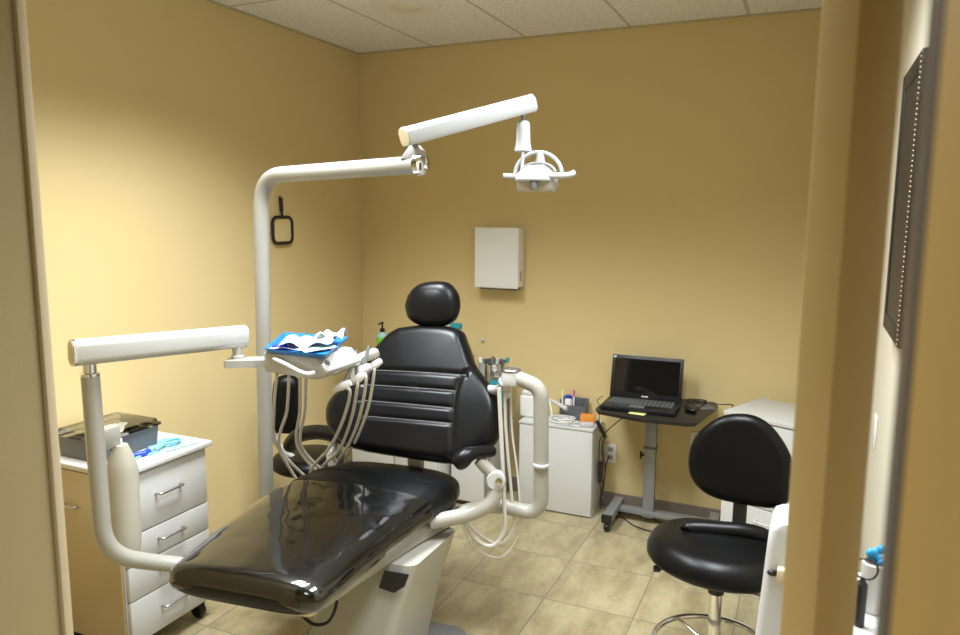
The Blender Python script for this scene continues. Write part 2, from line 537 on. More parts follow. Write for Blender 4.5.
# hand mirror hanging on the left wall
zc, yc = 1.635, 3.345
t = thing('hand_mirror', 'black square hand mirror hanging by its handle on the left wall', 'mirror', (XL + 0.012, yc, zc))
fr = [V((XL + 0.014, yc + a * 1.0, zc + b)) for a, b in rrect(0.165, 0.145, 0.035, 6)]
b = MB()
fr2 = fr + [fr[0], fr[1]]
b.tube(fr2, 0.0095, n=10)
b.build('frame', 'black', t)
MB().prism(rrect(0.155, 0.135, 0.03, 5), (XL + 0.008, yc, zc), (0, 1, 0), (0, 0, 1), 0.005).build('mirror_glass', 'wall', t, 'mirror glass with the tan wall reflection painted on')  # wall paint on the glass stands in for its reflection
MB().tube(spline([(XL + 0.014, yc, zc + 0.074), (XL + 0.014, yc - 0.004, zc + 0.11), (XL + 0.014, yc - 0.008, zc + 0.18)], 5), [0.007] * 5 + [0.011] * 6, n=10).build('handle', 'black', t)
MB().lathe([(0.004, 0), (0.006, 0.02)], (XL + 0.001, yc - 0.008, zc + 0.185), (1, 0, 0), 12).build('hook', 'steel', t)
# wall hook on back wall
tag(MB().lathe([(0.012, 0), (0.012, 0.006), (0.007, 0.014), (0.001, 0.016)], (-1.8389, 4.1580, 0.9491), (0, -1, 0), 14).build('wall_hook', 'brightplastic'), 'small white round wall hook above the steel canister on the back wall', 'hook')
# outlets
def outlet(cx, cz, label):
    t = thing('wall_outlet', label, 'outlet', (cx, YB - 0.004, cz))
    MB().bb(cx - 0.035, cx + 0.035, YB - 0.006, YB, cz - 0.058, cz + 0.058, bev=0.004).build('cover_plate', 'plastic', t)
    for s in (-1, 1):
        MB().bb(cx - 0.016, cx + 0.016, YB - 0.009, YB - 0.004, cz + s * 0.024 - 0.013, cz + s * 0.024 + 0.013, bev=0.004).build('socket', 'enamel2', t)
p = (-1.0076, 4.1600, 0.3314); outlet(p[0], p[2], 'white electrical outlet on the back wall behind the hanging laptop cables')
p = (-0.5162, 4.1600, 0.4654); outlet(p[0], p[2], 'white electrical outlet on the back wall behind the black stool back')
# black picture frame on the right wall
t = thing('picture_frame', 'black framed picture with beaded edge on the right wall', 'picture', (XR, 2.34, 1.40))
yn, yf, zb, zt = 2.13, 2.55, 1.395, 2.137
b = MB()
for y0, y1, a0, a1 in ((yn, yn + 0.05, zb, zt), (yf - 0.05, yf, zb, zt)):
    b.bb(XR - 0.032, XR - 0.001, y0, y1, a0, a1, bev=0.004)
for a0, a1 in ((zb, zb + 0.05), (zt - 0.05, zt)):
    b.bb(XR - 0.032, XR - 0.001, yn + 0.05, yf - 0.05, a0, a1, bev=0.004)
b.build('frame', 'black', t)
MB().bb(XR - 0.0285, XR - 0.003, yn + 0.04, yf - 0.04, zb + 0.04, zt - 0.04).build('picture', 'black', t, 'dark glazed picture')
b = MB()
k = 0
z = zb + 0.008
while z < zt:
    b.ball((XR - 0.0325, yn + 0.004, z), (0.0035, 0.0035, 0.0045), n=8)
    z += 0.0125
b.build('beading', 'copper', t, 'bronze beaded edge')
# switch and hanging phone-like handset on right wall
p = (0.2460, 2.8539, 0.9508)
tag(MB().bb(XR - 0.007, XR - 0.0005, p[1] - 0.035, p[1] + 0.035, p[2] - 0.02, p[2] + 0.09, bev=0.003).build('light_switch', 'plastic'), 'white light switch plate on the right wall seen past the post', 'switch')

# ------------------------------------------------------------------ dental chair
ch = thing('dental_chair', 'black upholstered dental chair reclined in the middle of the room', 'dental chair', (-1.5, 2.2, 0))
SK = 0.12
def seat_ring(cx, cy, w, zt, zb, crown=0.012, off=0.0, k=1.0, n=48, top_only=False):
    out = []
    zc, hh = (zt + zb) / 2, (zt - zb) / 2 * k + off
    ww = w * (0.55 + 0.45 * k) + off
    rng = range(n) if not top_only else range(n // 2 + 5)
    for i in rng:
        a = 2 * PI * i / n if not top_only else (-PI * 0.16 + (PI * 1.32) * i / (n // 2 + 4))
        ca, sa = math.cos(a), math.sin(a)
        e = 2 / 4.6
        x = ww * math.copysign(abs(ca) ** e, ca)
        zz = hh * math.copysign(abs(sa) ** (2 / 2.9), sa)
        if sa > 0:
            zz += crown * (1 - (x / ww) ** 2)
        out.append(V((cx + x * 0.993, cy + x * SK, zc + zz)))
    return out
ST = [  # centre x, y, half width, top, bottom
    (-1.565, 1.690, 0.275, 0.612, 0.500), (-1.572, 1.80, 0.288, 0.622, 0.506), (-1.585, 1.95, 0.303, 0.632, 0.512),
    (-1.590, 2.10, 0.316, 0.642, 0.520), (-1.585, 2.25, 0.328, 0.656, 0.530), (-1.560, 2.38, 0.330, 0.676, 0.542), (-1.530, 2.47, 0.312, 0.690, 0.55), (-1.515, 2.53, 0.285, 0.692, 0.556)]
def interp_st(t):
    f = t * (len(ST) - 1); i = min(int(f), len(ST) - 2); u = f - i
    a, b = ST[i], ST[i + 1]
    return tuple(a[j] * (1 - u) + b[j] * u for j in range(5))
rr = []
for k, dy in ((0.05, -0.040), (0.45, -0.0385), (0.7, -0.034), (0.86, -0.025), (0.95, -0.013)):
    s = ST[0]; rr.append(seat_ring(s[0], s[1] + dy, s[2], s[3], s[4], 0.012 * k, 0, k))
for i in range(29):
    rr.append(seat_ring(*interp_st(i / 28)))
for k, dy in ((0.95, 0.014), (0.85, 0.027), (0.65, 0.037), (0.35, 0.042), (0.05, 0.043)):
    s = ST[-1]; rr.append(seat_ring(s[0], s[1] + dy, s[2], s[3], s[4], 0.012 * k, 0, k))
seat = MB().rings(rr).build('seat_cushion', 'leather', ch, sharp=60)
# seams of the seat
for tt in (0.80,):
    r = seat_ring(*interp_st(tt), off=0.001)
    MB().tube(r[:25], 0.0022, n=6).build('seam', 'piping', seat)
# clear plastic sleeve over the toe end
rr = []
for k, dy in ((0.06, -0.0435), (0.40, -0.0425), (0.7, -0.037), (0.86, -0.028), (0.95, -0.016)):
    s = ST[0]; rr.append(seat_ring(s[0], s[1] + dy, s[2], s[3], s[4], 0.012 * k, 0.003, k, top_only=True))
for i in range(19):
    rr.append(seat_ring(*interp_st(i / 28), off=0.0035, top_only=True))
MB().rings(rr, cap=False, closed=False).build('plastic_cover', 'cover', ch, 'clear plastic sleeve over the toe end', sharp=60)
# frame under seat
b = MB()
rr = []
for tt, k in ((0.12, 0.80), (0.3, 0.86), (0.6, 0.90), (0.85, 0.93), (0.99, 0.94)):
    s = interp_st(tt)
    lo = 0.470 + 0.02 * tt
    rr.append([V((s[0] + sx * s[2] * k, s[1] + sx * s[2] * k * SK, z)) for sx, z in ((-1, s[4] + 0.012), (-1, lo + 0.012), (-0.96, lo), (0.96, lo), (1, lo + 0.012), (1, s[4] + 0.012))])
b.rings(rr).build('seat_frame', 'enamel2', ch)
# pedestal
b = MB()
rr = []
for z, x0, x1, y0, y1 in ((0.028, -1.640, -1.300, 2.02, 2.42), (0.10, -1.632, -1.296, 2.03, 2.43), (0.30, -1.58, -1.262, 2.09, 2.46), (0.485, -1.53, -1.215, 2.14, 2.50)):
    cx, cy = (x0 + x1) / 2, (y0 + y1) / 2
    rr.append([V((cx + a, cy + c + a * 0.1, z)) for a, c in rrect(x1 - x0, y1 - y0, 0.035, 5)])
b.rings(rr).build('pedestal', 'enamel2', ch)
MB().prism([(0.0, 0.0), (0.06, -0.01), (0.10, 0.02), (0.115, 0.065), (0.02, 0.065)], (-1.335, 2.112, 0.405), (0.995, 0.1, 0), (0, 0.1, 1), 0.004).build('pedestal_recess', 'black', ch, 'dark recess at the pedestal top')
MB().prism(rrect(0.62, 0.62, 0.07, 6), (-1.46, 2.235, 0.0), (0.995, 0.1, 0), (-0.1, 0.995, 0), 0.030, bev=0.006).build('floor_plate', 'plate', ch)
MB().tube(spline([(-1.5440, 1.9300, 0.3506), (-1.4896, 1.9300, 0.3230), (-1.4412, 1.9500, 0.3316), (-1.4279, 1.9800, 0.3785), (-1.4554, 2.0200, 0.4044)], 6), 0.006, n=8).build('cable', 'black', ch)
MB().lathe([(0.0, 0), (0.032, 0.0), (0.036, 0.006), (0.036, 0.045)], (-1.4860, 1.9000, 0.3839), (0, 0, 1), 20).build('toe_joint', 'tan', ch)
# back rest
BU, BV, BO = (0.9944, 0.0918, -0.0513), (-0.0000, 0.4879, 0.8729), (-1.4505, 2.5200, 0.7340)
bo = [(-0.1730, 0.5566), (-0.0460, 0.5833), (0.1011, 0.5814), (0.1530, 0.5226), (0.2087, 0.4327), (0.2908, 0.3563), (0.3443, 0.2954), (0.3642, 0.2395), (0.3623, 0.1460), (0.3267, 0.0858), (0.2615, 0.0360), (0.1873, 0.0144), (0.0513, 0.0084), (-0.0962, 0.0051), (-0.2023, 0.0049), (-0.2910, 0.0185), (-0.3792, 0.0722), (-0.4140, 0.1424), (-0.4043, 0.2023), (-0.3636, 0.2465), (-0.3221, 0.3119), (-0.2851, 0.4081), (-0.2415, 0.4831), (-0.2130, 0.5251)]
seams = [[(-0.2513, 0.3378), (0.1859, 0.3712)], [(-0.2448, 0.2719), (0.1651, 0.3001)], [(-0.2375, 0.2036), (0.1663, 0.2273)], [(-0.2190, 0.1380), (0.1762, 0.1654)]]
sideR = [(0.2133, 0.4113), (0.1879, 0.3860), (0.1675, 0.3482), (0.1639, 0.2956), (0.1706, 0.2279), (0.1811, 0.1535), (0.1956, 0.0811), (0.2041, 0.0253)]
sideL = [(-0.2633, 0.3720), (-0.2372, 0.3478), (-0.2318, 0.2940), (-0.2357, 0.2395), (-0.2348, 0.1686), (-0.2314, 0.0904), (-0.2237, 0.0143)]
def groove(x, y):
    g = 0
    for (a, c), (e, f) in seams:
        if a - 0.01 < x < e + 0.01:
            yy = c + (f - c) * (x - a) / (e - a)
            g += 0.010 * math.exp(-((y - yy) / 0.009) ** 2)
    for sd in (sideR, sideL):
        for (a, c), (e, f) in zip(sd[:-1], sd[1:]):
            if min(c, f) <= y <= max(c, f):
                xx = a + (e - a) * (y - c) / (f - c)
                g = max(g, 0.012 * math.exp(-((x - xx) / 0.010) ** 2))
                break
    return g
BF = 0.075
back = MB().cushion(bo, BO, BU, BV, BF, 0.05, groove=groove, nr=44, N=220).build('backrest', 'leather', ch, sharp=60)
U_, V_ = V(BU).normalized(), V(BV).normalized()
N_ = U_.cross(V_).normalized()
dg = bpy.context.evaluated_depsgraph_get()
def on_back(x, y, lift=0.0):
    # height of the upholstery front at (x, y): search the mesh built above
    best = None
    o = V(BO) + U_ * x + V_ * y - V(ch.location)
    hit, loc, nor, idx = BT.ray_cast(o + N_ * 0.3, -N_, 0.6)[0:4] if False else (None, None, None, None)
    r = BT.ray_cast(o + N_ * 0.3, -N_, 0.6)
    if r[0] is not None:
        return r[0] + V(ch.location) + N_ * lift
    return V(BO) + U_ * x + V_ * y + N_ * BF
from mathutils.bvhtree import BVHTree
bmx = bmesh.new(); bmx.from_mesh(back.data); BT = BVHTree.FromBMesh(bmx)
for (a, c), (e, f) in seams:
    pts = [on_back(a + (e - a) * k / 24, c + (f - c) * k / 24, 0.0004) for k in range(25)]
    MB().tube(pts, 0.0016, n=6).build('seam', 'stitch', back, 'pale stitched seam')
for sd in (sideR, sideL):
    pts = [on_back(q.x, q.y, 0.0006) for q in spline([(a, c, 0) for a, c in sd], 6)]
    MB().tube(pts, 0.0018, n=6).build('piping', 'piping', back)
bmx.free()
# lumbar post behind the back and its bracket
MB().tube(fillet([(-1.45, 2.50, 0.56), (-1.45, 2.60, 0.62), V(BO) + V_ * 0.05 - N_ * 0.065, V(BO) + V_ * 0.35 - N_ * 0.065], 0.06), 0.035, n=14).build('back_support', 'enamel2', ch)
# headrest
ho = [(-0.1206, -0.0201), (-0.1085, 0.0322), (-0.0693, 0.0789), (-0.0026, 0.0983), (0.0658, 0.0970), (0.1111, 0.0566), (0.1275, -0.0004), (0.1132, -0.0588), (0.0653, -0.0914), (0.0078, -0.1033), (-0.0550, -0.0943), (-0.0991, -0.0695)]
hd = MB().cushion(ho, (-1.4810, 2.8000, 1.3439), (0.9863, 0.1596, -0.0411), (0.0000, 0.2496, 0.9684), 0.060, 0.045, nr=16, rim=0.42, N=80).build('headrest', 'leather', ch, sharp=70)
hp = [V(p) for p in ((-1.4810, 2.8000, 1.3439),)][0]
MB().tube(fillet([V(BO) + V_ * 0.50 - N_ * 0.045, hp + V((0, 0.05, -0.07)), hp + V((0, 0.045, 0.0))], 0.04), 0.016, n=10).build('headrest_bar', 'steel', ch)
# arm rests
def armrest(pts, rad):
    return MB().tube(spline(pts, 6), rad, n=16)
a = (-1.1834, 2.4200, 0.7804); c = (-1.1430, 2.4500, 0.8205); e = (-1.1068, 2.5000, 0.8224); g = (-1.0735, 2.5500, 0.8162)
pp = spline([a, c, e, g], 8)
rad = [0.018, 0.026, 0.031, 0.034, 0.036, 0.036, 0.035, 0.033, 0.031, 0.029, 0.027, 0.026, 0.025, 0.025, 0.025, 0.025, 0.025, 0.025, 0.025, 0.024, 0.024, 0.023, 0.022, 0.018, 0.010]
pad = MB().tube(pp, rad[:len(pp)], n=18)
pad.build('armrest', 'leather', ch, sharp=60)
MB().tube(fillet([(-1.1190, 2.4900, 0.7918), (-1.0811, 2.5100, 0.7509), (-1.0514, 2.5200, 0.7119), (-1.0547, 2.5000, 0.6296), (-1.1297, 2.4600, 0.5829), (-1.2706, 2.3800, 0.5562)], 0.05), [0.020] + [0.025] * 8 + [0.029] * 30, n=14).build('armrest_bracket', 'enamel2', ch)
MB().lathe([(0.0, -0.03), (0.033, -0.022), (0.038, -0.016), (0.038, 0.016), (0.033, 0.022), (0.0, 0.022)], (-1.0514, 2.5100, 0.7153), (0.35, -0.9, 0.1), 24).build('pivot_disc', 'enamel', ch)
MB().lathe([(0.0, 0.0), (0.014, 0.0), (0.014, 0.01), (0.0, 0.012)], (-1.0293, 2.4870, 0.7226), (0.35, -0.9, 0.1), 16).build('pivot_screw', 'chrome', ch)
pp = spline([(-2.2014, 2.7000, 0.6226), (-2.1246, 2.6800, 0.7020), (-1.9954, 2.6600, 0.7434), (-1.8721, 2.6400, 0.7464), (-1.7745, 2.6200, 0.7240)], 6)
MB().tube(pp, [0.014, 0.03, 0.035, 0.036] + [0.034] * 14 + [0.03] * 4 + [0.026, 0.02, 0.01], n=16).build('armrest', 'leather', ch, sharp=60)
MB().tube(fillet([(-1.8959, 2.6500, 0.7219), (-1.8888, 2.6000, 0.6636), (-1.8064, 2.5200, 0.6375), (-1.5844, 2.4500, 0.6684)], 0.05), 0.022, n=12).build('armrest_bracket', 'enamel2', ch)

# ------------------------------------------------------------------ dental light on its post
dl = thing('dental_light', 'white dental operatory light on a tall post beside the chair', 'dental light', (-2.02, 2.36, 0.40))
lo = (-2.0509, 2.3600, 0.6081); hi = (-2.0179, 2.3600, 1.8759)
pe = V((-1.1924, 2.1800, 1.8918))
pole = MB().tube(fillet([(-1.55, lo[1] + 0.04, 0.40), (lo[0], lo[1], 0.40), hi, pe], 0.13, 14), 0.0305, n=24).build('post', 'enamel2', dl)
ad = (pe - V(hi)).normalized()
MB().lathe([(0.0, 0.016), (0.026, 0.016), (0.036, 0.010), (0.037, -0.012), (0.031, -0.016)], pe, ad, 24).build('end_cap', 'chrome', dl)
# wedge knuckle on the arm end
k0 = pe - ad * 0.02
MB().prism([(-0.055, 0.018), (0.018, 0.018), (0.026, 0.045), (0.004, 0.066), (-0.012, 0.066)], k0 - V((0, -0.022, 0)), (1, 0, 0), (0, 0, 1), 0.044, bev=0.006).build('knuckle', 'enamel', dl)
sA = V((-1.2100, 2.1000, 1.9736)); sB = V((-0.9161, 2.4800, 2.1147))
prof = [(-0.026, -0.030), (0.026, -0.030), (0.034, -0.018), (0.034, 0.014), (0.020, 0.030), (-0.020, 0.030), (-0.034, 0.014), (-0.034, -0.018)]
MB().sweep(sA, sB, prof).build('spring_arm', 'lampwhite', dl)
sd = (sB - sA).normalized()
MB().sweep(sA - sd * 0.003, sA + sd * 0.004, [(x * 0.93, y * 0.93) for x, y in prof]).build('end_cover', 'tan', dl, 'ivory end cover')
MB().tube([k0 + V((-0.004, 0, 0.06)), V((-1.2007, 2.1550, 1.9434)) + V((0, 0, 0.012))], 0.011, n=12).build('pivot_pin', 'steel', dl)
nt_ = V((-0.9392, 2.4600, 2.0524))
MB().tube([V((-0.9397, 2.4600, 2.0829)), nt_ + V((0, 0, -0.005))], 0.010, n=12).build('pivot_pin', 'steel', dl)
MB().lathe([(0.0, 0.0), (0.016, 0.0), (0.022, -0.008), (0.0235, -0.03), (0.0245, -0.062), (0.027, -0.085), (0.031, -0.102), (0.028, -0.106), (0.0, -0.106)], nt_, n=24).build('neck', 'lampwhite', dl)
LC = V((-0.8807, 2.4600, 1.8701))   # head centre
ax_u = V((0.985, 0.17, 0)).normalized(); ax_d = V((-0.17, 0.985, 0)).normalized()
ring = []
for k in range(25):
    a = PI * (0.02 + 0.96 * k / 24)
    ring.append(LC + ax_u * (0.082 * math.cos(a)) + V((0, 0, 0.078 * math.sin(a) - 0.004)))
b = MB()
rr = []
for i, p in enumerate(ring):
    o = (p - LC).normalized()
    rr.append([p + o * x + ax_d * y for x, y in rrect(0.013, 0.024, 0.005, 3)])
b.rings(rr).build('yoke', 'lampwhite', dl)
b = MB()
rr = []
for k in range(17):
    a = PI * (0.05 + 0.9 * k / 16)
    p = LC + ax_u * (0.060 * math.cos(a) + 0.004) + V((0, 0, 0.036 * math.sin(a))) - ax_d * 0.03
    o = (p - LC).normalized()
    rr.append([p + o * x + ax_d * y for x, y in rrect(0.010, 0.018, 0.004, 3)])
b.rings(rr).build('inner_bow', 'lampwhite', dl)
MB().lathe([(0.0, 0.022), (0.014, 0.022), (0.017, 0.0), (0.018, -0.03)], LC + V((0.006, 0, 0.050)), n=18).build('hub', 'lampwhite', dl)
MB().tube([LC + V((-0.052, -0.02, 0.075)), LC + V((-0.052, -0.025, 0.0))], 0.006, n=10).build('strut', 'lampwhite', dl)
# dome housing
b = MB()
rr = []
for k, z in ((0.2, 0.030), (0.45, 0.027), (0.7, 0.015), (0.9, 0.0), (1.0, -0.020), (0.98, -0.026), (0.5, -0.028)):
    rr.append([LC + ax_u * (0.072 * k * x - 0.004) + ax_d * (0.085 * k * y - 0.01) + V((0, 0, z)) for x, y in [(math.copysign(abs(math.cos(2 * PI * i / 32)) ** 0.75, math.cos(2 * PI * i / 32)), math.copysign(abs(math.sin(2 * PI * i / 32)) ** 0.75, math.sin(2 * PI * i / 32))) for i in range(32)]])
b.rings(rr).build('reflector_housing', 'lampwhite', dl)
b = MB()
b.sweep(LC + ax_u * -0.066 + V((0, 0, -0.008)), LC + ax_u * -0.122 + V((0, -0.01, -0.006)), rrect(0.022, 0.017, 0.006, 4))
b.build('handle', 'lampwhite', dl)
b = MB()
pts = spline([LC + ax_u * 0.03 + ax_d * -0.07 + V((0, 0, -0.01)), LC + ax_u * 0.08 + ax_d * -0.06 + V((0, 0, -0.010)), LC + ax_u * 0.115 + ax_d * -0.04 + V((0, 0, -0.006)), LC + ax_u * 0.128 + ax_d * -0.03 + V((0, 0, 0.002))], 6)
b.tube(pts, 0.0105, n=12).build('handle', 'lampwhite', dl)
b = MB()
rr = []
for z, k in ((-0.027, 0.98), (-0.055, 0.95), (-0.060, 0.90)):
    rr.append([LC + ax_u * (x * k) + ax_d * (y * k - 0.01) + V((0, 0, z)) for x, y in rrect(0.142, 0.12, 0.03, 6)])
b.rings(rr).build('shield', 'lens', dl, 'frosted clear shield')
MB().lathe([(0.0, -0.05), (0.014, -0.05), (0.015, -0.03), (0.012, -0.02)], LC + V((0.012, -0.075, -0.003)), n=16).build('bulb_cap', 'darkgrey', dl)

# ------------------------------------------------------------------ delivery unit
du = thing('delivery_unit', 'white dental delivery unit on a swing arm over the chair', 'dental unit', (-2.1, 1.7, 0))
p0 = V((-2.0880, 1.6000, 1.2143)); p1 = V((-2.0811, 1.6000, 0.6003)); p2 = V((-2.0190, 1.7900, 0.4954))
MB().tube(fillet([p0, V((-2.0869, 1.6000, 1.1782)), p1, p2, (-1.78, 1.98, 0.435), (-1.55, 2.15, 0.43)], 0.13, 12), 0.0285, n=22).build('support_tube', 'enamel2', du)
MB().lathe([(0.0, 0.05), (0.021, 0.05), (0.021, 0.006), (0.030, 0.003), (0.030, -0.006)], p0, (p0 - p1).normalized(), 22).build('collar', 'chrome', du)
bA = V((-2.0664, 1.5300, 1.2967)); bB = V((-1.8897, 2.1000, 1.2780))
st = [(x, y) for x, y in rrect(0.050, 0.084, 0.024, 7)]
MB().sweep(bA, bB, st).build('swing_arm', 'enamel', du)
bd = (bB - bA).normalized()
MB().sweep(bA - bd * 0.006, bA + bd * 0.005, [(x * 1.03, y * 1.03) for x, y in st]).build('end_cap', 'chrome', du, 'chrome rimmed end cap')
MB().sweep(bA - bd * 0.0085, bA + bd * 0.001, [(x * 0.84, y * 0.9) for x, y in st]).build('end_cap_face', 'tan', du, 'ivory end cap face')
q = V((-1.8975, 2.0600, 1.2536))
MB().lathe([(0.0, 0), (0.018, 0), (0.018, -0.035), (0.024, -0.038), (0.024, -0.06), (0.0, -0.06)], q + V((0, 0, -0.005)), n=18).build('pivot', 'enamel2', du)
gA = V((-1.9254, 2.0300, 1.1857)); gB = V((-1.8004, 2.1000, 1.1877))
MB().sweep(gA, gB, [(-0.035, -0.012), (0.0, -0.020), (0.035, -0.012), (0.036, 0.014), (-0.036, 0.014)]).build('bracket', 'enamel', du)
CP = [(-1.762, 1.166), (-1.60, 1.162), (-1.545, 1.157), (-1.512, 1.164), (-1.484, 1.192), (-1.53, 1.240), (-1.762, 1.240)]
MB().prism(CP, (0, 2.26, 0), (1, 0, 0), (0, 0, 1), 0.22, bev=0.009, seg=3).build('console', 'enamel', du)
MB().tube(spline([(-1.7042, 2.0300, 1.2197), (-1.6320, 2.0000, 1.2137), (-1.5774, 2.0000, 1.1942), (-1.5399, 2.0000, 1.1872), (-1.5332, 2.0300, 1.1872)], 6), 0.0075, n=12).build('grab_handle', 'brightplastic', du)
MB().lathe([(0.0, 0.004), (0.010, 0.004), (0.010, -0.004)], (-1.506, 2.07, 1.216), (0.7, 0, 0.7), 14).build('knob', 'darkgrey', du)
hA = V((-1.6182, 2.2400, 1.1438)); hB = V((-1.5112, 2.4000, 1.1980))
MB().sweep(hA, hB, rrect(0.05, 0.035, 0.012, 4)).build('instrument_holder', 'enamel2', du)
# water bottle clipped to the tube
bt = V((-2.1402, 1.7400, 0.9266))
MB().lathe([(0.0, 0), (0.022, 0), (0.030, -0.02), (0.044, -0.055), (0.052, -0.09), (0.052, -0.34), (0.047, -0.40), (0.03, -0.415), (0.0, -0.415)], bt + V((0, 0, 0.005)), (0.02, 0, 1), 28).build('water_bottle', 'bottle', du)
MB().box(bt + V((-0.02, -0.035, 0.038)), (0.045, 0.08, 0.075), rot=(0, 0, 0.15), bev=0.008).build('bottle_clamp', 'enamel2', du)

# handpieces hung in the holder: each with its own hose looping up under the console
HP = [
    ((-1.5332, 2.2000, 1.1071), (-1.4969, 2.2200, 1.1888), [(-1.5031, 2.2000, 1.0840),(-1.5922, 2.2800, 0.9470),(-1.7424, 2.4000, 0.7840),(-1.9022, 2.4800, 0.6359)], (-1.95, 2.52, 0.50), (-1.7181, 2.0600, 1.1584), [(-1.8131, 2.1500, 0.9926),(-1.9723, 2.3500, 0.7755)], 'front white handpiece with steel tip in the delivery unit holder', 'plastic'),
    ((-1.5118, 2.2600, 1.1232), (-1.5208, 2.2700, 1.2268), [(-1.5059, 2.2500, 1.0878),(-1.5830, 2.3200, 0.9378),(-1.7127, 2.4200, 0.7695),(-1.8592, 2.5000, 0.6449)], (-1.93, 2.60, 0.50), (-1.6809, 2.0800, 1.1543), [(-1.7763, 2.1800, 0.9895),(-1.9773, 2.3800, 0.7444)], 'second white handpiece from the front, leaning in the delivery unit holder', 'plastic'),
    ((-1.5242, 2.3200, 1.1448), (-1.5087, 2.3400, 1.2316), [(-1.5050, 2.3100, 1.1060),(-1.5679, 2.3600, 0.9495),(-1.6718, 2.4400, 0.8032),(-1.8150, 2.5400, 0.6477)], (-1.88, 2.64, 0.50), (-1.6951, 2.1600, 1.1332), [(-1.7783, 2.2600, 0.9697),(-1.9154, 2.4200, 0.7411)], 'third handpiece from the front with a tall steel tip in the holder', 'plastic'),
    ((-1.5130, 2.3800, 1.1540), (-1.5248, 2.4000, 1.2048), [(-1.5073, 2.3700, 1.1171),(-1.5564, 2.4000, 0.9693),(-1.6509, 2.4600, 0.8173),(-1.7819, 2.5600, 0.6642)], (-1.86, 2.68, 0.50), (-1.7141, 2.2200, 1.1193), [(-1.7853, 2.3000, 0.9590),(-1.9181, 2.4500, 0.7318)], 'rearmost small handpiece beside the chair backrest in the holder', 'plastic'),
]
for (h, s, pts, bot, top, mid, lab, mm) in HP:
    h3 = V(h); s3 = V(s)
    t = thing('dental_handpiece', lab, 'dental tool', h3, 'handpieces hung in the delivery unit')
    dr = (s3 - h3).normalized()
    MB().lathe([(0.0, -0.040), (0.008, -0.038), (0.012, -0.026), (0.016, -0.004), (0.017, 0.010), (0.014, 0.024), (0.011, 0.034), (0.0, 0.036)], h3 - dr * 0.004, (dr * 0.6 + V((0.9, 0.25, 0.0))).normalized(), 18).build('head', mm, t)
    MB().tube([h3, h3.lerp(s3, 0.6), s3], [0.009, 0.008, 0.005], n=10).build('shaft', 'greymetal', t, 'grey steel shaft')
    P = [h3 - dr * 0.01] + [V(q) for q in pts] + [V(bot)] + [V(q) for q in mid[::-1]] + [V(top)]
    MB().tube(spline(P, 8), 0.0062, n=8).build('hose', 'hose', t)
# tray on console
t = thing('instrument_tray', 'bright blue plastic instrument tray lying on the delivery unit', 'tray', (-1.66, 2.2, 1.241))
TW = [(-1.7407, 2.0200, 1.2579), (-1.9098, 2.3400, 1.2468), (-1.6141, 2.3600, 1.2731), (-1.4738, 2.0200, 1.2673)]
def tray_ring(k, dz, r=0.02):
    c = sum((V((p[0], p[1], 0)) for p in TW), V((0, 0, 0))) / 4
    Q = [c + (V((p[0], p[1], 0)) - c) * k for p in TW]
    out = fillet(Q + [Q[0], Q[1]], r, 5)
    return [V((p.x, p.y, 1.2405 + dz)) for p in out[1:1 + 24]]
rr = [tray_ring(0.86, 0.002), tray_ring(0.9, 0.002), tray_ring(0.97, 0.014), tray_ring(1.0, 0.016), tray_ring(1.0, 0.012), tray_ring(0.93, 0.0), tray_ring(0.86, 0.0)]
MB().rings(rr).build('tray_body', 'blue', t)
# papers and pouches on the tray
def sheet(cx, cy, w, l, rot, z, amp, m, name, label, cat, tx=0.0, group=None, nx=12, ny=8, seed=1):
    rnd = random.Random(seed)
    ph = [rnd.uniform(0, 6) for _ in range(4)]
    b = MB()
    top, bot = [], []
    for j in range(ny + 1):
        ra, rb = [], []
        for i in range(nx + 1):
            u = i / nx - 0.5; v = j / ny - 0.5
            hgt = amp * (0.5 + 0.5 * math.sin(5 * u + ph[0]) * math.cos(6 * v + ph[1])) + amp * 0.4 * math.sin(13 * u + 7 * v + ph[2]) + tx * (u + 0.5)
            x = u * w; y = v * l
            X = cx + x * math.cos(rot) - y * math.sin(rot); Y = cy + x * math.sin(rot) + y * math.cos(rot)
            ra.append(V((X, Y, z + max(hgt, 0) + 0.0015))); rb.append(V((X, Y, z + max(hgt, 0))))
        top.append(ra); bot.append(rb)
    rr = [a + c[::-1] for a, c in zip(top, bot)]
    b.rings(rr)
    return tag(b.build(name, m, sharp=60), label, cat, group)
TZ = 1.2435
sheet(-1.69, 2.13, 0.17, 0.10, 0.3, TZ + 0.001, 0.006, 'lilac', 'paper_pouch', 'lilac printed pouch underneath the white pouches on the blue tray', 'pouch', seed=2)
sheet(-1.665, 2.175, 0.19, 0.15, 0.50, TZ + 0.008, 0.022, 'paper', 'paper_pouch', 'large crumpled white paper pouch across the middle of the blue tray', 'pouch', tx=0.008, seed=4, nx=22, ny=16)
sheet(-1.625, 2.255, 0.11, 0.10, 0.35, TZ + 0.020, 0.020, 'paper', 'paper_wrap', 'crumpled white wrapper peaking on top of the pouches on the tray', 'wrapper', tx=0.012, seed=9)
sheet(-1.590, 2.125, 0.08, 0.14, -0.35, TZ + 0.006, 0.004, 'mint', 'napkin', 'pale mint napkin at the right front of the blue tray', 'napkin', seed=6)
tag(MB().box((-1.738, 2.105, TZ + 0.0075), (0.05, 0.035, 0.013), rot=(0, 0, 0.4), bev=0.004).build('bite_block', 'deepblue'), 'deep blue plastic block at the left front of the tray', 'block')

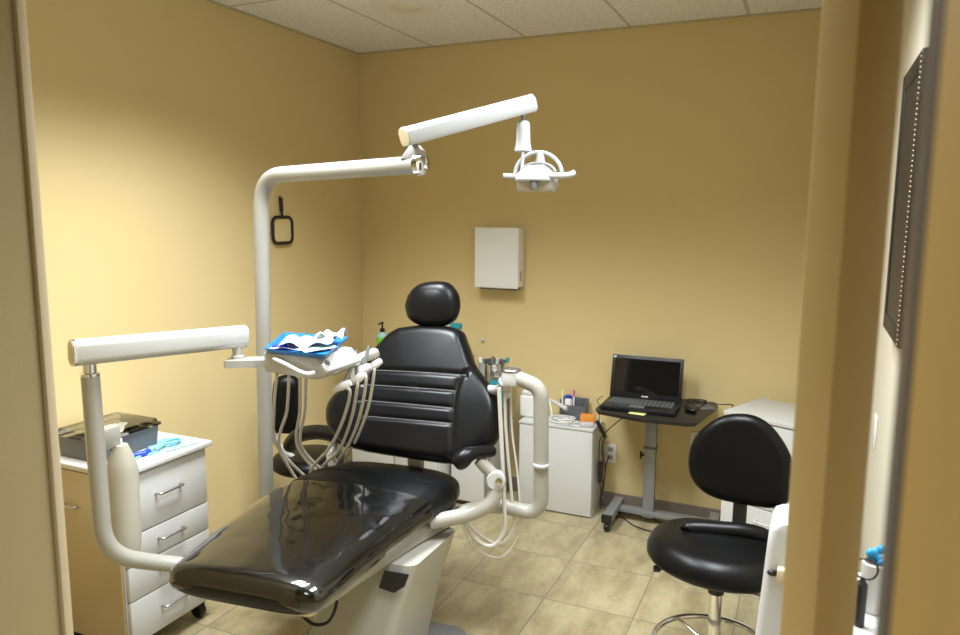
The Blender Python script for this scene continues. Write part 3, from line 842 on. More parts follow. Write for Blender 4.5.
# ------------------------------------------------------------------ assistant arm
aa = thing('assistant_unit', 'pale tubular assistant arm with hoses at the right of the chair', 'dental arm', (-1.0, 2.55, 0))
P = [(-1.36, 2.44, 0.50), (-1.0969, 2.6000, 0.5814), (-0.9038, 2.6200, 0.5535), (-0.9063, 2.6000, 1.0741), (-0.9925, 2.6000, 1.1008), (-1.0426, 2.6000, 1.1078)]
MB().tube(fillet(P, 0.085, 12), 0.0295, n=22).build('tube', 'enamel2', aa)
q = V((-0.9007, 2.6000, 0.7693))
MB().lathe([(0.0295, -0.006), (0.032, -0.004), (0.032, 0.004), (0.0295, 0.006)], q, n=24).build('joint_ring', 'enamel', aa)
q = V((-1.0300, 2.6000, 1.1051))
MB().lathe([(0.0, 0.026), (0.030, 0.026), (0.036, 0.022), (0.036, 0.012), (0.044, -0.01), (0.040, -0.028), (0.0, -0.030)], q, n=28).build('swivel', 'enamel', aa)
MB().lathe([(0.030, 0.031), (0.034, 0.033), (0.037, 0.030), (0.037, 0.024), (0.030, 0.0245)], q, n=28).build('swivel_ring', 'steel', aa)
MB().tube(spline([q + V((-0.02, -0.02, -0.012)), (-1.0631, 2.6000, 1.0659), (-1.1051, 2.6400, 1.0368), (-1.1703, 2.7000, 1.0210)], 6), [0.022] * 8 + [0.019] * 11, n=12).build('holder', 'enamel', aa)
for i, (px, h) in enumerate(((500, 0), (505, 1), (511, 2))):
    y0 = 2.56 + 0.03 * i
    pts = [[(-1.0634, 2.5600, 1.0665), (-1.0532, 2.5600, 0.9006), (-1.0375, 2.5600, 0.6187), (-1.0361, 2.5600, 0.4949), (-1.0785, 2.5400, 0.4283), (-1.1480, 2.5200, 0.4566), (-1.1820, 2.4800, 0.5577)],
           [(-1.0546, 2.6000, 1.0588), (-1.0484, 2.6000, 0.8903), (-1.0195, 2.6000, 0.6072), (-1.0096, 2.6000, 0.5046), (-1.0608, 2.5800, 0.4231), (-1.1485, 2.5400, 0.4734), (-1.1828, 2.5000, 0.5581)],
           [(-1.0454, 2.6400, 1.0592), (-1.0389, 2.6400, 0.8807), (-1.0104, 2.6400, 0.6778), (-1.0032, 2.6400, 0.4686), (-1.0685, 2.6000, 0.3576), (-1.1750, 2.5600, 0.4091), (-1.2091, 2.5000, 0.5617)]][i]
    MB().tube(spline(pts, 8), (0.0085, 0.0065, 0.004)[i], n=8).build('hose', ('hose', 'hose', 'hosewhite')[i], aa)

# ------------------------------------------------------------------ left drawer cabinet
cb = thing('drawer_cabinet', 'white laminate drawer cabinet with bar handles against the left wall', 'cabinet', (-2.49, 2.04, 0))
CX0, CX1, CY0, CY1 = -2.70, -2.285, 1.835, 2.255
MB().bb(CX0, CX1, CY0, CY1, 0.075, 0.755, bev=0.002).build('body', 'lam', cb)
MB().bb(CX0 - 0.01, CX1 + 0.035, CY0 - 0.02, CY1 + 0.02, 0.757, 0.781, bev=0.006, seg=3).build('top', 'lam', cb)
dz = [(0.520, 0.750), (0.400, 0.515), (0.262, 0.395), (0.085, 0.257)]
for a0, a1 in dz:
    dr = MB().bb(CX1 + 0.0005, CX1 + 0.018, CY0 + 0.006, CY1 - 0.006, a0, a1, bev=0.002).build('drawer', 'lam', cb)
    zz = a1 - (a1 - a0) * 0.45
    b = MB()
    b.tube(fillet([(CX1 + 0.017, 1.985, zz), (CX1 + 0.043, 1.985, zz), (CX1 + 0.043, 2.105, zz), (CX1 + 0.017, 2.105, zz)], 0.012, 5), 0.005, n=10)
    b.build('handle', 'steel', dr, 'steel bar handle')
pn = MB().bb(CX0, CX1 - 0.002, CY0 - 0.012, CY0 - 0.0005, 0.08, 0.752, bev=0.002).build('side_panel', 'sidetan', cb, 'tan side panel')  # tan colour on the camera-facing side only, other faces are white
p = (-2.5370, 1.8200, 0.6137)
b = MB()
b.tube(fillet([(p[0] - 0.035, CY0 - 0.012, p[2]), (p[0] - 0.035, CY0 - 0.032, p[2]), (p[0] + 0.04, CY0 - 0.032, p[2]), (p[0] + 0.04, CY0 - 0.012, p[2])], 0.010, 4), 0.005, n=10)
b.build('handle', 'steel', pn, 'steel bar handle')
for x in (CX0 + 0.05, CX1 - 0.03):
    for y in (CY0 + 0.05, CY1 - 0.04):
        b = MB().lathe([(0.0, -0.016), (0.028, -0.016), (0.034, -0.01), (0.034, 0.01), (0.028, 0.016), (0.0, 0.016)], (x, y, 0.0345), (0, 1, 0), 18)
        b.bb(x - 0.018, x + 0.018, y - 0.02, y + 0.02, 0.055, 0.076)
        b.build('caster', 'black', cb)
# plastic bin on cabinet
t = thing('storage_bin', 'grey plastic storage bin with a smoky clear lid on the drawer cabinet', 'bin', (-2.5, 1.97, 0.782))
def binring(x0, x1, y0, y1, z, r=0.02):
    return [V(((x0 + x1) / 2 + a, (y0 + y1) / 2 + c, z)) for a, c in rrect(x1 - x0, y1 - y0, r, 4)]
X0, X1, Y0, Y1 = -2.655, -2.405, 1.862, 2.150
MB().rings([binring(X0 + 0.006, X1 - 0.006, Y0 + 0.006, Y1 - 0.006, 0.7825), binring(X0, X1, Y0, Y1, 0.865), binring(X0 + 0.004, X1 - 0.004, Y0 + 0.004, Y1 - 0.004, 0.865), binring(X0 + 0.01, X1 - 0.01, Y0 + 0.01, Y1 - 0.01, 0.788)]).build('tub', 'bintray', t)
MB().rings([binring(X0 - 0.008, X1 + 0.008, Y0 - 0.008, Y1 + 0.008, 0.866), binring(X0 - 0.008, X1 + 0.008, Y0 - 0.008, Y1 + 0.008, 0.874), binring(X0, X1, Y0, Y1, 0.878), binring(X0 + 0.004, X1 - 0.004, Y0 + 0.004, Y1 - 0.004, 0.889), binring(X0 + 0.008, X1 - 0.008, Y0 + 0.008, Y1 - 0.008, 0.890)]).build('lid', 'smoke', t, 'smoky clear lid')
b = MB()
for k in range(5):
    b.box((X0 + 0.05 + k * 0.037, 1.99 + 0.02 * (k % 2), 0.825 + 0.004 * k), (0.034, 0.2, 0.05), rot=(0.1, 0, 0.2 * k), bev=0.004)
b.build('contents', 'plastic', t, 'pale packets inside')
# items in front of bin on the cabinet top
tag(MB().tube(spline([(-2.405, 1.905, 0.795), (-2.385, 1.945, 0.793), (-2.36, 1.95, 0.793), (-2.33, 2.0, 0.795), (-2.335, 2.02, 0.796)], 6), [0.006, 0.011, 0.010, 0.009, 0.012, 0.013, 0.012, 0.010, 0.013], n=12).build('blue_clip', 'deepblue'), 'bright blue plastic clip in front of the storage bin', 'clip')
tag(MB().box((-2.345, 1.905, 0.799), (0.03, 0.028, 0.034), rot=(0, 0, 0.5), bev=0.008).build('bottle_cap', 'deepblue'), 'small dark blue cap beside the blue clip on the cabinet', 'cap')
sheet(-2.325, 1.985, 0.12, 0.16, 0.10, 0.7822, 0.002, 'paper', 'sterile_pouch', 'clear fronted sterile pouch at the near edge of the cabinet top', 'pouch', seed=11)
sheet(-2.375, 2.155, 0.12, 0.13, 0.2, 0.7822, 0.003, 'paleblue', 'sterile_pouch', 'blue tinted sterile pouch in the middle of the cabinet top', 'pouch', seed=12)
sheet(-2.335, 2.130, 0.10, 0.19, -0.2, 0.7835, 0.0008, 'mint', 'sterile_pouch', 'long pale mint sterile pouch across the right corner of the cabinet top', 'pouch', seed=13)
for i, (x, y, s, lab) in enumerate(((-2.333, 2.115, 0.02, 'pale blue loop handle tool lying on the far mint pouch'), (-2.325, 1.99, 0.016, 'pale blue loop handle tool lying on the near clear pouch'))):
    b = MB()
    zz = (0.7995, 0.7895)[i]
    b.tube(spline([(x - 0.01 + s * 1.1 * math.cos(a), y + 0.035 + s * 1.8 * math.sin(a), zz) for a in [k * PI / 6 for k in range(13)]], 3), 0.0055, n=8)
    b.tube([(x - 0.01, y, zz), (x + 0.012, y - 0.075, zz)], 0.0055, n=8)
    tag(b.build('loop_tool', 'paleblue'), lab, 'dental tool')

# ------------------------------------------------------------------ second stool behind the chair, at left
def stool_base(t, x, y, zs, rr_, ring=None):
    MB().tube([(x, y, 0.10), (x, y, zs - 0.10)], 0.0225, n=20).build('column', 'chrome', t)
    MB().tube([(x, y, zs - 0.12), (x, y, zs - 0.0)], 0.0285, n=20).build('column_sleeve', 'black', t)
    for k in range(5):
        a = 2 * PI * k / 5 + 0.35
        dx, dy = math.cos(a), math.sin(a)
        MB().tube([(x + dx * 0.02, y + dy * 0.02, 0.105), (x + dx * 0.14, y + dy * 0.14, 0.095), (x + dx * rr_, y + dy * rr_, 0.075)], [0.024, 0.02, 0.015], n=10).build('leg', 'chrome', t)
        b = MB()
        for s in (-1, 1):
            b.lathe([(0.0, -0.008), (0.022, -0.008), (0.026, -0.004), (0.026, 0.004), (0.022, 0.008), (0.0, 0.008)], V((x + dx * rr_, y + dy * rr_, 0.0265)) + V((-dy, dx, 0)) * 0.013 * s, (-dy, dx, 0), 16)
        b.tube([(x + dx * rr_, y + dy * rr_, 0.03), (x + dx * rr_, y + dy * rr_, 0.07)], 0.008, n=8)
        b.build('caster', 'black', t)
    if ring:
        R_, z = ring
        pts = [(x + R_ * math.cos(k * PI / 20), y + R_ * math.sin(k * PI / 20), z) for k in range(42)]
        b = MB().tube(pts, 0.0105, n=10)
        for k in range(4):
            a = PI / 4 + k * PI / 2
            b.tube([(x + 0.02 * math.cos(a), y + 0.02 * math.sin(a), z), (x + R_ * math.cos(a), y + R_ * math.sin(a), z)], 0.007, n=8)
        b.lathe([(0.0, -0.02), (0.033, -0.02), (0.033, 0.02), (0.0, 0.02)], (x, y, z), n=20)
        b.build('foot_ring', 'chrome', t)
sx, sy = -2.33, 3.03
t = thing('assistant_stool', 'black assistant stool partly hidden behind the left of the dental chair', 'stool', (sx, sy, 0))
stool_base(t, sx, sy, 0.43, 0.24)
MB().cushion([(0.205 * math.cos(k * PI / 8), 0.19 * math.sin(k * PI / 8)) for k in range(16)], (sx, sy, 0.43), (1, 0, 0), (0, 1, 0), 0.065, 0.03, nr=8, rim=0.3, N=64).build('seat', 'leather2', t, sharp=70)
p = V((-2.4338, 2.9800, 0.7384))
MB().cushion([(-0.055, -0.14), (0.055, -0.14), (0.07, -0.07), (0.07, 0.08), (0.055, 0.145), (0.0, 0.165), (-0.055, 0.145), (-0.07, 0.08), (-0.07, -0.07)], p, (0.80, 0.60, 0), (0.0, 0.08, 1), 0.05, 0.03, nr=8, rim=0.4, N=64).build('backrest', 'leather2', t, sharp=70)
MB().tube(spline([p + V((-0.03, -0.085, 0.11)), p + V((-0.052, -0.095, 0.03)), p + V((-0.03, -0.085, -0.10)), p + V((0.0, -0.06, -0.20)), (sx + 0.02, sy - 0.05, 0.425)], 8), [0.010] * 4 + [0.016] * 29, n=12).build('back_bar', 'enamel', t, 'white curved bar beside the backrest')

# ------------------------------------------------------------------ black stool at right
sx, sy = -0.235, 2.63
t = thing('operator_stool', 'black padded operator stool with oval backrest at the right', 'stool', (sx, sy, 0))
stool_base(t, sx, sy, 0.50, 0.27, ring=(0.215, 0.165))
SO = [(-0.245, 0.03), (-0.235, 0.11), (-0.17, 0.185), (-0.06, 0.215), (0.06, 0.215), (0.17, 0.20), (0.235, 0.14), (0.245, 0.03), (0.22, -0.08), (0.14, -0.165), (0.03, -0.2), (-0.08, -0.185), (-0.18, -0.12), (-0.23, -0.04)]
SO = [(a * 1.05, c * 1.07) for a, c in SO]
MB().cushion(SO, (sx, sy, 0.505), (1, 0.03, 0), (-0.03, 1, 0.0), 0.086, 0.03, nr=14, rim=0.30, N=96).build('seat', 'leather2', t, sharp=70)
MB().tube(spline([(sx - 0.115, sy + 0.03, 0.577), (sx - 0.10, sy + 0.04, 0.589), (sx, sy + 0.055, 0.596), (sx + 0.10, sy + 0.07, 0.598), (sx + 0.2, sy + 0.10, 0.570)], 6), [0.012, 0.022, 0.026, 0.029, 0.030, 0.03] + [0.031] * 15 + [0.028, 0.022, 0.016, 0.01], n=16).build('seat_ridge', 'leather2', t, sharp=70)
so = [(-0.1977, -0.0260), (-0.1930, 0.0311), (-0.1691, 0.0865), (-0.1265, 0.1360), (-0.0754, 0.1696), (-0.0168, 0.1837), (0.0418, 0.1795), (0.0937, 0.1509), (0.1395, 0.0989), (0.1711, 0.0417), (0.1825, -0.0101), (0.1835, -0.0714), (0.1739, -0.1191), (0.1474, -0.1465), (0.1126, -0.1577), (0.0625, -0.1608), (-0.0037, -0.1600), (-0.0710, -0.1553), (-0.1253, -0.1402), (-0.1654, -0.1104), (-0.1894, -0.0694)]
MB().cushion(so, (-0.1868, 2.8600, 0.8048), (1.0000, 0.0000, 0.0000), (0.0000, 0.1005, 0.9949), 0.038, 0.03, nr=14, rim=0.20, N=96).build('backrest', 'leather2', t, sharp=70)
sb = V((-0.1868, 2.8600, 0.8048))
MB().sweep(sb + V((0.0, 0.055, -0.05)), (sb.x - 0.0, sb.y + 0.02, 0.47), rrect(0.052, 0.012, 0.005, 3), upv=(0, 1, 0)).build('back_bracket', 'darkgrey', t)
MB().sweep((sb.x, sb.y + 0.026, 0.468), (sx, sy, 0.468), rrect(0.052, 0.014, 0.005, 3)).build('seat_plate', 'darkgrey', t)
MB().tube(fillet([(sx + 0.02, sy - 0.02, 0.468), (sx + 0.10, sy - 0.10, 0.455), (sx + 0.22, sy - 0.10, 0.445)], 0.03), 0.006, n=8).build('height_lever', 'steel', t)
MB().lathe([(0, -0.012), (0.012, -0.012), (0.012, 0.012), (0, 0.012)], (sx - 0.20, sy - 0.08, 0.465), (1, 0.3, 0), 14).tube([(sx - 0.19, sy - 0.08, 0.466), (sx, sy - 0.02, 0.47)], 0.005, n=8).build('tilt_knob', 'black', t)

# ------------------------------------------------------------------ white cabinet by the back wall, in front of it the arm
t = thing('supply_cabinet', 'low white supply cabinet against the back wall beside the laptop table', 'cabinet', (-1.29, 4.03, 0))
kx0, kx1, ky0, ky1, kz = -1.50, -1.055, 3.93, 4.145, 0.530
MB().bb(kx0, kx1, ky0 + 0.012, ky1, 0.0, kz - 0.016, bev=0.002).build('body', 'lam', t)
MB().bb(kx0 - 0.003, kx1 + 0.003, ky0 - 0.004, ky1, kz - 0.016, kz, bev=0.003).build('top', 'lam', t)
MB().bb(kx0 + 0.002, kx1 - 0.002, ky0 - 0.002, ky0 + 0.011, 0.012, kz - 0.02, bev=0.002).build('door', 'lam', t)
kz += 0.001
p = (-1.4770, 4.0600, 0.6070)
t = thing('white_canister', 'squat white canister standing at the left of the supply cabinet top', 'canister', (p[0], 4.06, kz))
MB().bb(p[0] - 0.055, p[0] + 0.055, 4.01, 4.12, kz, kz + 0.13, bev=0.012, seg=3).build('body', 'plastic', t)
MB().bb(p[0] - 0.045, p[0] + 0.045, 4.02, 4.11, kz + 0.131, kz + 0.16, bev=0.010, seg=3).build('lid', 'plastic', t)
# organizer
p = (-1.2144, 4.1000, 0.5966)
t = thing('file_organizer', 'slate grey metal organizer standing on the supply cabinet', 'organizer', (p[0], 4.1, kz))
b = MB()
b.bb(p[0] - 0.085, p[0] + 0.075, 4.124, 4.13, kz, kz + 0.125)
b.bb(p[0] - 0.085, p[0] + 0.075, 4.07, 4.075, kz, kz + 0.085)
b.bb(p[0] - 0.085, p[0] - 0.080, 4.07, 4.13, kz, kz + 0.115)
b.bb(p[0] + 0.070, p[0] + 0.075, 4.07, 4.13, kz, kz + 0.115)
b.bb(p[0] - 0.085, p[0] + 0.075, 4.07, 4.13, kz, kz + 0.004)
b.build('box', 'organizer', t)
q = (-1.2555, 4.1000, 0.6407)
t = thing('small_bottle', 'small white bottle with a blue cap standing in the grey organizer', 'bottle', (q[0], 4.10, kz + 0.004))
MB().lathe([(0.0, 0), (0.022, 0), (0.023, 0.01), (0.023, 0.105), (0.016, 0.118), (0.0, 0.118)], (q[0], 4.10, kz + 0.0045), n=20).build('body', 'plastic', t)
MB().lathe([(0.0, 0.118), (0.018, 0.118), (0.018, 0.135), (0.0, 0.136)], (q[0], 4.10, kz + 0.005), n=20).build('cap', 'deepblue', t, 'blue cap')
for px, m, lab in ((562.5, 'yellow', 'yellow tipped marker standing in the grey organizer'), (573.5, 'magenta', 'magenta tipped marker standing in the grey organizer')):
    q = (-1.2886, 4.0850, 0.6710) if px < 570 else (-1.2260, 4.1120, 0.6716)
    t = thing('marker', lab, 'pen', (q[0], q[1], kz + 0.005))
    MB().lathe([(0.0, 0), (0.006, 0), (0.006, 0.125), (0.0, 0.126)], (q[0], q[1], kz + 0.0055), n=12).build('barrel', 'plastic', t)
    MB().lathe([(0.0, 0.126), (0.0065, 0.126), (0.0055, 0.165), (0.0, 0.166)], (q[0], q[1], kz + 0.006), n=12).build('cap', m, t)
# curing light wand leaning on canister + coiled cable
A_ = V((-1.3571, 4.0400, 0.6495)); B_ = V((-1.2296, 3.9900, 0.6156))
t = thing('curing_light', 'white wand curing light lying above its coiled white cable', 'dental tool', (A_.x, A_.y, kz))
MB().tube([A_, A_.lerp(B_, 0.3), B_], [0.006, 0.011, 0.013], n=12).build('wand', 'brightplastic', t)
P = [A_, V((-1.3199, 3.9900, 0.5690)), V((-1.33, 3.985, kz + 0.008))]
for k in range(26):
    a = k * 0.9
    P.append(V((-1.245 + 0.085 * math.cos(a) * (0.7 + 0.3 * math.sin(k * 2.1)), 3.985 + 0.042 * math.sin(a), kz + 0.006 + 0.0012 * k)))
MB().tube(spline(P, 6), 0.0038, n=8).build('cable', 'hosewhite', t)
sheet(-1.205, 3.955, 0.13, 0.045, 0.05, kz + 0.0005, 0.003, 'paper', 'paper_slip', 'white paper slip hanging at the front of the supply cabinet top', 'paper', seed=21)
q = (-1.1207, 4.0500, 0.5896)
tag(MB().box((q[0] + 0.0, 4.05, kz + 0.025), (0.085, 0.06, 0.048), rot=(0, 0, 0.2), bev=0.003).build('small_box', 'orange'), 'small orange cardboard box at the right of the supply cabinet top', 'box')
q = (-1.1078, 3.9650, 0.5712)
tag(MB().box((q[0] + 0.005, 3.968, kz + 0.014), (0.075, 0.026, 0.026), rot=(0, 0.0, 0.35), bev=0.006).build('white_tube', 'brightplastic'), 'white plastic tube lying in front of the orange box', 'tube')

# counter and trolley behind the chair
t = thing('corner_counter', 'white corner counter cabinet behind the dental chair', 'cabinet', (-2.2, 3.92, 0))
MB().bb(-2.52, -1.905, 3.70, 4.145, 0.0, 0.842, bev=0.003).build('body', 'lam', t)
MB().bb(-2.54, -1.895, 3.68, 4.147, 0.843, 0.86, bev=0.004).build('top', 'lam', t)
for x0, x1 in ((-2.51, -2.215), (-2.205, -1.915)):
    dd = MB().bb(x0, x1, 3.685, 3.699, 0.09, 0.835, bev=0.002).build('door', 'lam', t)
    MB().tube([(x1 - 0.03, 3.665, 0.5), (x1 - 0.03, 3.665, 0.62)], 0.005, n=8).build('handle', 'steel', dd)
q = (-2.4451, 3.9500, 0.9353)
t = thing('soap_bottle', 'bright green pump soap bottle on the corner counter', 'bottle', (q[0], 3.95, 0.861))
z = 0.8605
MB().lathe([(0.0, 0), (0.032, 0), (0.036, 0.006), (0.036, 0.095), (0.034, 0.105), (0.022, 0.122), (0.013, 0.128), (0.0, 0.128)], (q[0], 3.95, z), n=24).build('body', 'green', t)
MB().lathe([(0.0362, 0.096), (0.0345, 0.106), (0.0225, 0.123), (0.0135, 0.129), (0.0, 0.129)], (q[0], 3.95, z), n=24).build('shoulder', 'mint', t, 'pale translucent shoulder')
b = MB().lathe([(0.0, 0.129), (0.016, 0.129), (0.016, 0.148), (0.006, 0.152), (0.005, 0.178), (0.010, 0.180), (0.010, 0.190), (0.0, 0.191)], (q[0], 3.95, z), n=18)
b.tube([(q[0], 3.95, z + 0.184), (q[0] - 0.008, 3.915, z + 0.180)], 0.005, n=8).build('pump', 'black', t)
q = (-1.9323, 3.9700, 1.0573)
t = thing('spray_bottle', 'teal topped bottle on the counter peeking beside the headrest', 'bottle', (q[0], 3.97, 0.861))
hh = q[2] - 0.861 - 0.018
MB().lathe([(0.0, 0), (0.036, 0), (0.038, 0.01), (0.038, hh - 0.07), (0.024, hh - 0.03), (0.014, hh), (0.0, hh)], (q[0], 3.97, 0.861), n=22).build('body', 'plastic', t)
MB().box((q[0], 3.965, q[2]), (0.075, 0.035, 0.040), bev=0.012).build('spray_head', 'teal', t, 'teal spray head')
t = thing('side_trolley', 'narrow pale trolley with grey side rail between counter and supply cabinet', 'trolley', (-1.76, 3.95, 0))
MB().bb(-1.885, -1.665, 3.79, 4.12, 0.03, 0.614, bev=0.015, seg=3).build('body', 'lam', t)
MB().bb(-1.888, -1.620, 3.775, 4.125, 0.615, 0.640, bev=0.010, seg=3).build('top', 'brightplastic', t)
MB().bb(-1.662, -1.640, 3.80, 3.83, 0.0, 0.60, bev=0.004).build('rail', 'greymetal', t, 'grey side rail')
MB().bb(-1.662, -1.640, 4.09, 4.12, 0.0, 0.60, bev=0.004).build('rail', 'greymetal', t, 'grey side rail')
q = (-1.6840, 3.9600, 0.7181)
cx = q[0]
t = thing('steel_canister', 'shiny steel canister standing on the narrow trolley', 'canister', (cx, 3.96, 0.641))
MB().lathe([(0.0, 0), (0.070, 0), (0.078, 0.008), (0.092, 0.215), (0.098, 0.218), (0.098, 0.224), (0.086, 0.222), (0.070, 0.02), (0.0, 0.02)], (cx, 3.96, 0.641), n=36).build('body', 'chrome', t)
for k, (dx, dy, r, m, lab) in enumerate(((-0.045, -0.02, -0.1, 'plastic', 'white tipped tool standing at the left in the steel canister'), (0.01, -0.01, 0.08, 'brightplastic', 'white tipped tool standing at the right in the steel canister'), (-0.02, 0.03, 0.02, 'greymetal', 'grey handled tool standing at the back in the steel canister'), (0.045, 0.03, 0.12, 'teal', 'teal handled tool standing at the right rim of the steel canister'))):
    tag(MB().tube([(cx + dx, 3.96 + dy, 0.668), (cx + dx + r * 0.3, 3.96 + dy, 0.885)], 0.011, n=10).build('tool', m), lab, 'dental tool')
q = (-1.6021, 3.8400, 0.8169)
t = thing('teal_jar', 'teal plastic jar in front of the steel canister on the trolley', 'jar', (q[0], 3.835, 0.641))
MB().lathe([(0.0, 0), (0.042, 0), (0.046, 0.006), (0.048, 0.15), (0.0, 0.151)], (q[0], 3.835, 0.6415), n=24).build('body', 'teal', t)
MB().lathe([(0.0, 0.152), (0.050, 0.152), (0.050, 0.170), (0.046, 0.174), (0.0, 0.175)], (q[0], 3.835, 0.6415), n=24).build('lid', 'steel', t, 'grey lid')

# ------------------------------------------------------------------ laptop table
TT = 0.705
t = thing('laptop_table', 'black topped rolling laptop table on a grey steel pedestal', 'table', (-0.72, 4.0, 0))
fl, fr_, br_, bl = (-0.9987, 3.7552, 0.7050), (-0.4866, 3.6909, 0.7050), (-0.4095, 4.1163, 0.7050), (-0.9836, 4.0534, 0.7050)
top2 = [(-0.985, 3.765), (-0.515, 3.70), (-0.385, 3.93), (-0.375, 4.06), (-0.985, 4.08)]
MB().prism([(-0.9987, 3.7552), (-0.9704, 3.7015), (-0.7363, 3.6429), (-0.5021, 3.6639), (-0.4671, 3.6902), (-0.4057, 4.0828), (-0.4183, 4.1479), (-0.5674, 4.1752), (-0.9894, 4.0767)], (0, 0, TT - 0.018), (1, 0, 0), (0, 1, 0), 0.018, bev=0.004).build('tabletop', 'desk', t)
px_, py_ = -0.745, 4.01
MB().bb(px_ - 0.032, px_ + 0.032, py_ - 0.02, py_ + 0.02, 0.04, TT - 0.02, bev=0.004).build('column', 'greymetal', t)
MB().bb(px_ - 0.036, px_ + 0.036, py_ - 0.024, py_ + 0.024, 0.44, 0.455, bev=0.003).build('clamp_band', 'darkgrey', t)
MB().lathe([(0.0, 0), (0.006, 0), (0.006, 0.012), (0.020, 0.014), (0.020, 0.026), (0.0, 0.027)], (px_ - 0.03, py_ - 0.01, 0.40), (-1, -0.2, 0), 16).build('clamp_knob', 'black', t)
MB().prism([(-0.92, 0), (-0.40, 0), (-0.40, 0.028), (-0.92, 0.028)], (0, py_ + 0.03, 0.052), (1, 0, 0), (0, 0, 1), 0.055, bev=0.004).build('base_bar', 'greymetal', t)
for x in (-0.93, -0.39):
    ft = MB().bb(x - 0.028, x + 0.028, 3.80, 4.10, 0.055, 0.098, bev=0.006).build('foot', 'greymetal', t)
    MB().bb(x - 0.0285, x + 0.0285, 3.785, 3.802, 0.053, 0.10, bev=0.004).build('end_cap', 'black', ft)
    for y in (3.812, 4.085):
        MB().lathe([(0.0, -0.014), (0.022, -0.014), (0.026, -0.008), (0.026, 0.008), (0.022, 0.014), (0.0, 0.014)], (x, y, 0.0265), (1, 0, 0), 18).build('caster', 'black', ft)
# laptop
LA, LB = V((-0.9717, 3.7439, 0.7300)), V((-0.5812, 3.7525, 0.7300))
lu = (LB - LA); lw = lu.length; lu.normalize(); lv = V((-lu.y, lu.x, 0)); lz = V((0, 0, 1))
LA.z = TT + 0.001
LD = 0.225
t = thing('laptop', 'open black laptop with a dark screen on the rolling table', 'laptop', LA + lu * lw / 2)
MB().prism([(0, 0), (lw, 0), (lw, LD), (0, LD)], LA, lu, lv, 0.024, bev=0.006).build('base', 'black', t)
b = MB()
for r in range(5):
    for c in range(15):
        b.box(LA + lu * (0.025 + (c + 0.5) * (lw - 0.05) / 15) + lv * (0.085 + r * 0.024) + lz * 0.0255, (0.018, 0.018, 0.004), rot=(0, 0, math.atan2(lu.y, lu.x)))
b.build('keyboard', 'darkgrey', t)
MB().prism([(lw * 0.38, 0.012), (lw * 0.58, 0.012), (lw * 0.58, 0.068), (lw * 0.38, 0.068)], LA + lz * 0.0235, lu, lv, 0.0012).build('touchpad', 'darkgrey', t)
tilt = math.radians(14)
lup = (lv * math.sin(tilt) + lz * math.cos(tilt))
LH = 0.235
S0 = LA + lv * (LD - 0.004) + lz * 0.022
sc = MB().prism([(0, 0), (lw, 0), (lw, LH), (0, LH)], S0 + lu.cross(lup) * -0.010, lu, lup, 0.010, bev=0.004).build('lid', 'black', t)
MB().prism([(0.018, 0.03), (lw - 0.018, 0.03), (lw - 0.018, LH - 0.018), (0.018, LH - 0.018)], S0, lu, lup, 0.0012).build('screen', 'gloss', sc)
b = MB()
for k in range(6):
    b.prism([(lw / 2 - 0.018 + k * 0.006, 0.010), (lw / 2 - 0.0135 + k * 0.006, 0.010), (lw / 2 - 0.0135 + k * 0.006, 0.017), (lw / 2 - 0.018 + k * 0.006, 0.017)], S0, lu, lup, 0.0012)
b.build('emblem', 'plastic', sc, 'small pale maker mark under the screen')
MB().prism([(0.006, LH - 0.018), (0.022, LH - 0.018), (0.022, LH - 0.006), (0.006, LH - 0.006)], S0, lu, lup, 0.0014).build('sticker', 'brightplastic', sc, 'white sticker in the screen corner')
# mouse, pad, note
q = V((-0.5043, 4.0672, 0.7200)); m0 = V((-0.5222, 3.8972, 0.7200))
t = thing('computer_mouse', 'black computer mouse on the right of the laptop table', 'mouse', (m0.x, m0.y, TT + 0.001))
MB().ball((m0.x, m0.y, TT + 0.017), (0.030, 0.048, 0.016), rot=(0, 0, 0.7)).build('shell', 'black', t)
MB().tube(spline([(m0.x + 0.02, m0.y + 0.03, TT + 0.012), (q.x + 0.03, q.y + 0.02, TT + 0.006), (q.x + 0.02, q.y + 0.09, TT + 0.006), (q.x - 0.07, q.y + 0.07, TT + 0.007), (q.x - 0.04, q.y + 0.0, TT + 0.010), (q.x + 0.06, q.y + 0.03, TT + 0.012), (-0.40, 4.04, TT + 0.02), (-0.33, 4.08, TT + 0.015), (-0.34, 4.12, TT - 0.03), (-0.36, 4.13, TT - 0.25)], 7), 0.0028, n=8).build('cord', 'black', t)
q = V((-0.4596, 4.0111, 0.7050))
tag(MB().box((q.x - 0.0, q.y + 0.01, TT + 0.002), (0.09, 0.10, 0.003), rot=(0, 0, 0.5), bev=0.001).build('notepad', 'darkgrey'), 'grey mouse pad beside the mouse on the table edge', 'mouse pad')
q = V((-0.7704, 3.7419, 0.7050))
tag(MB().box((q.x, q.y, TT + 0.0012), (0.085, 0.05, 0.0015), rot=(0, 0, -0.13)).build('sticky_note', 'yellow'), 'pale yellow sticky note at the table edge before the laptop', 'note')
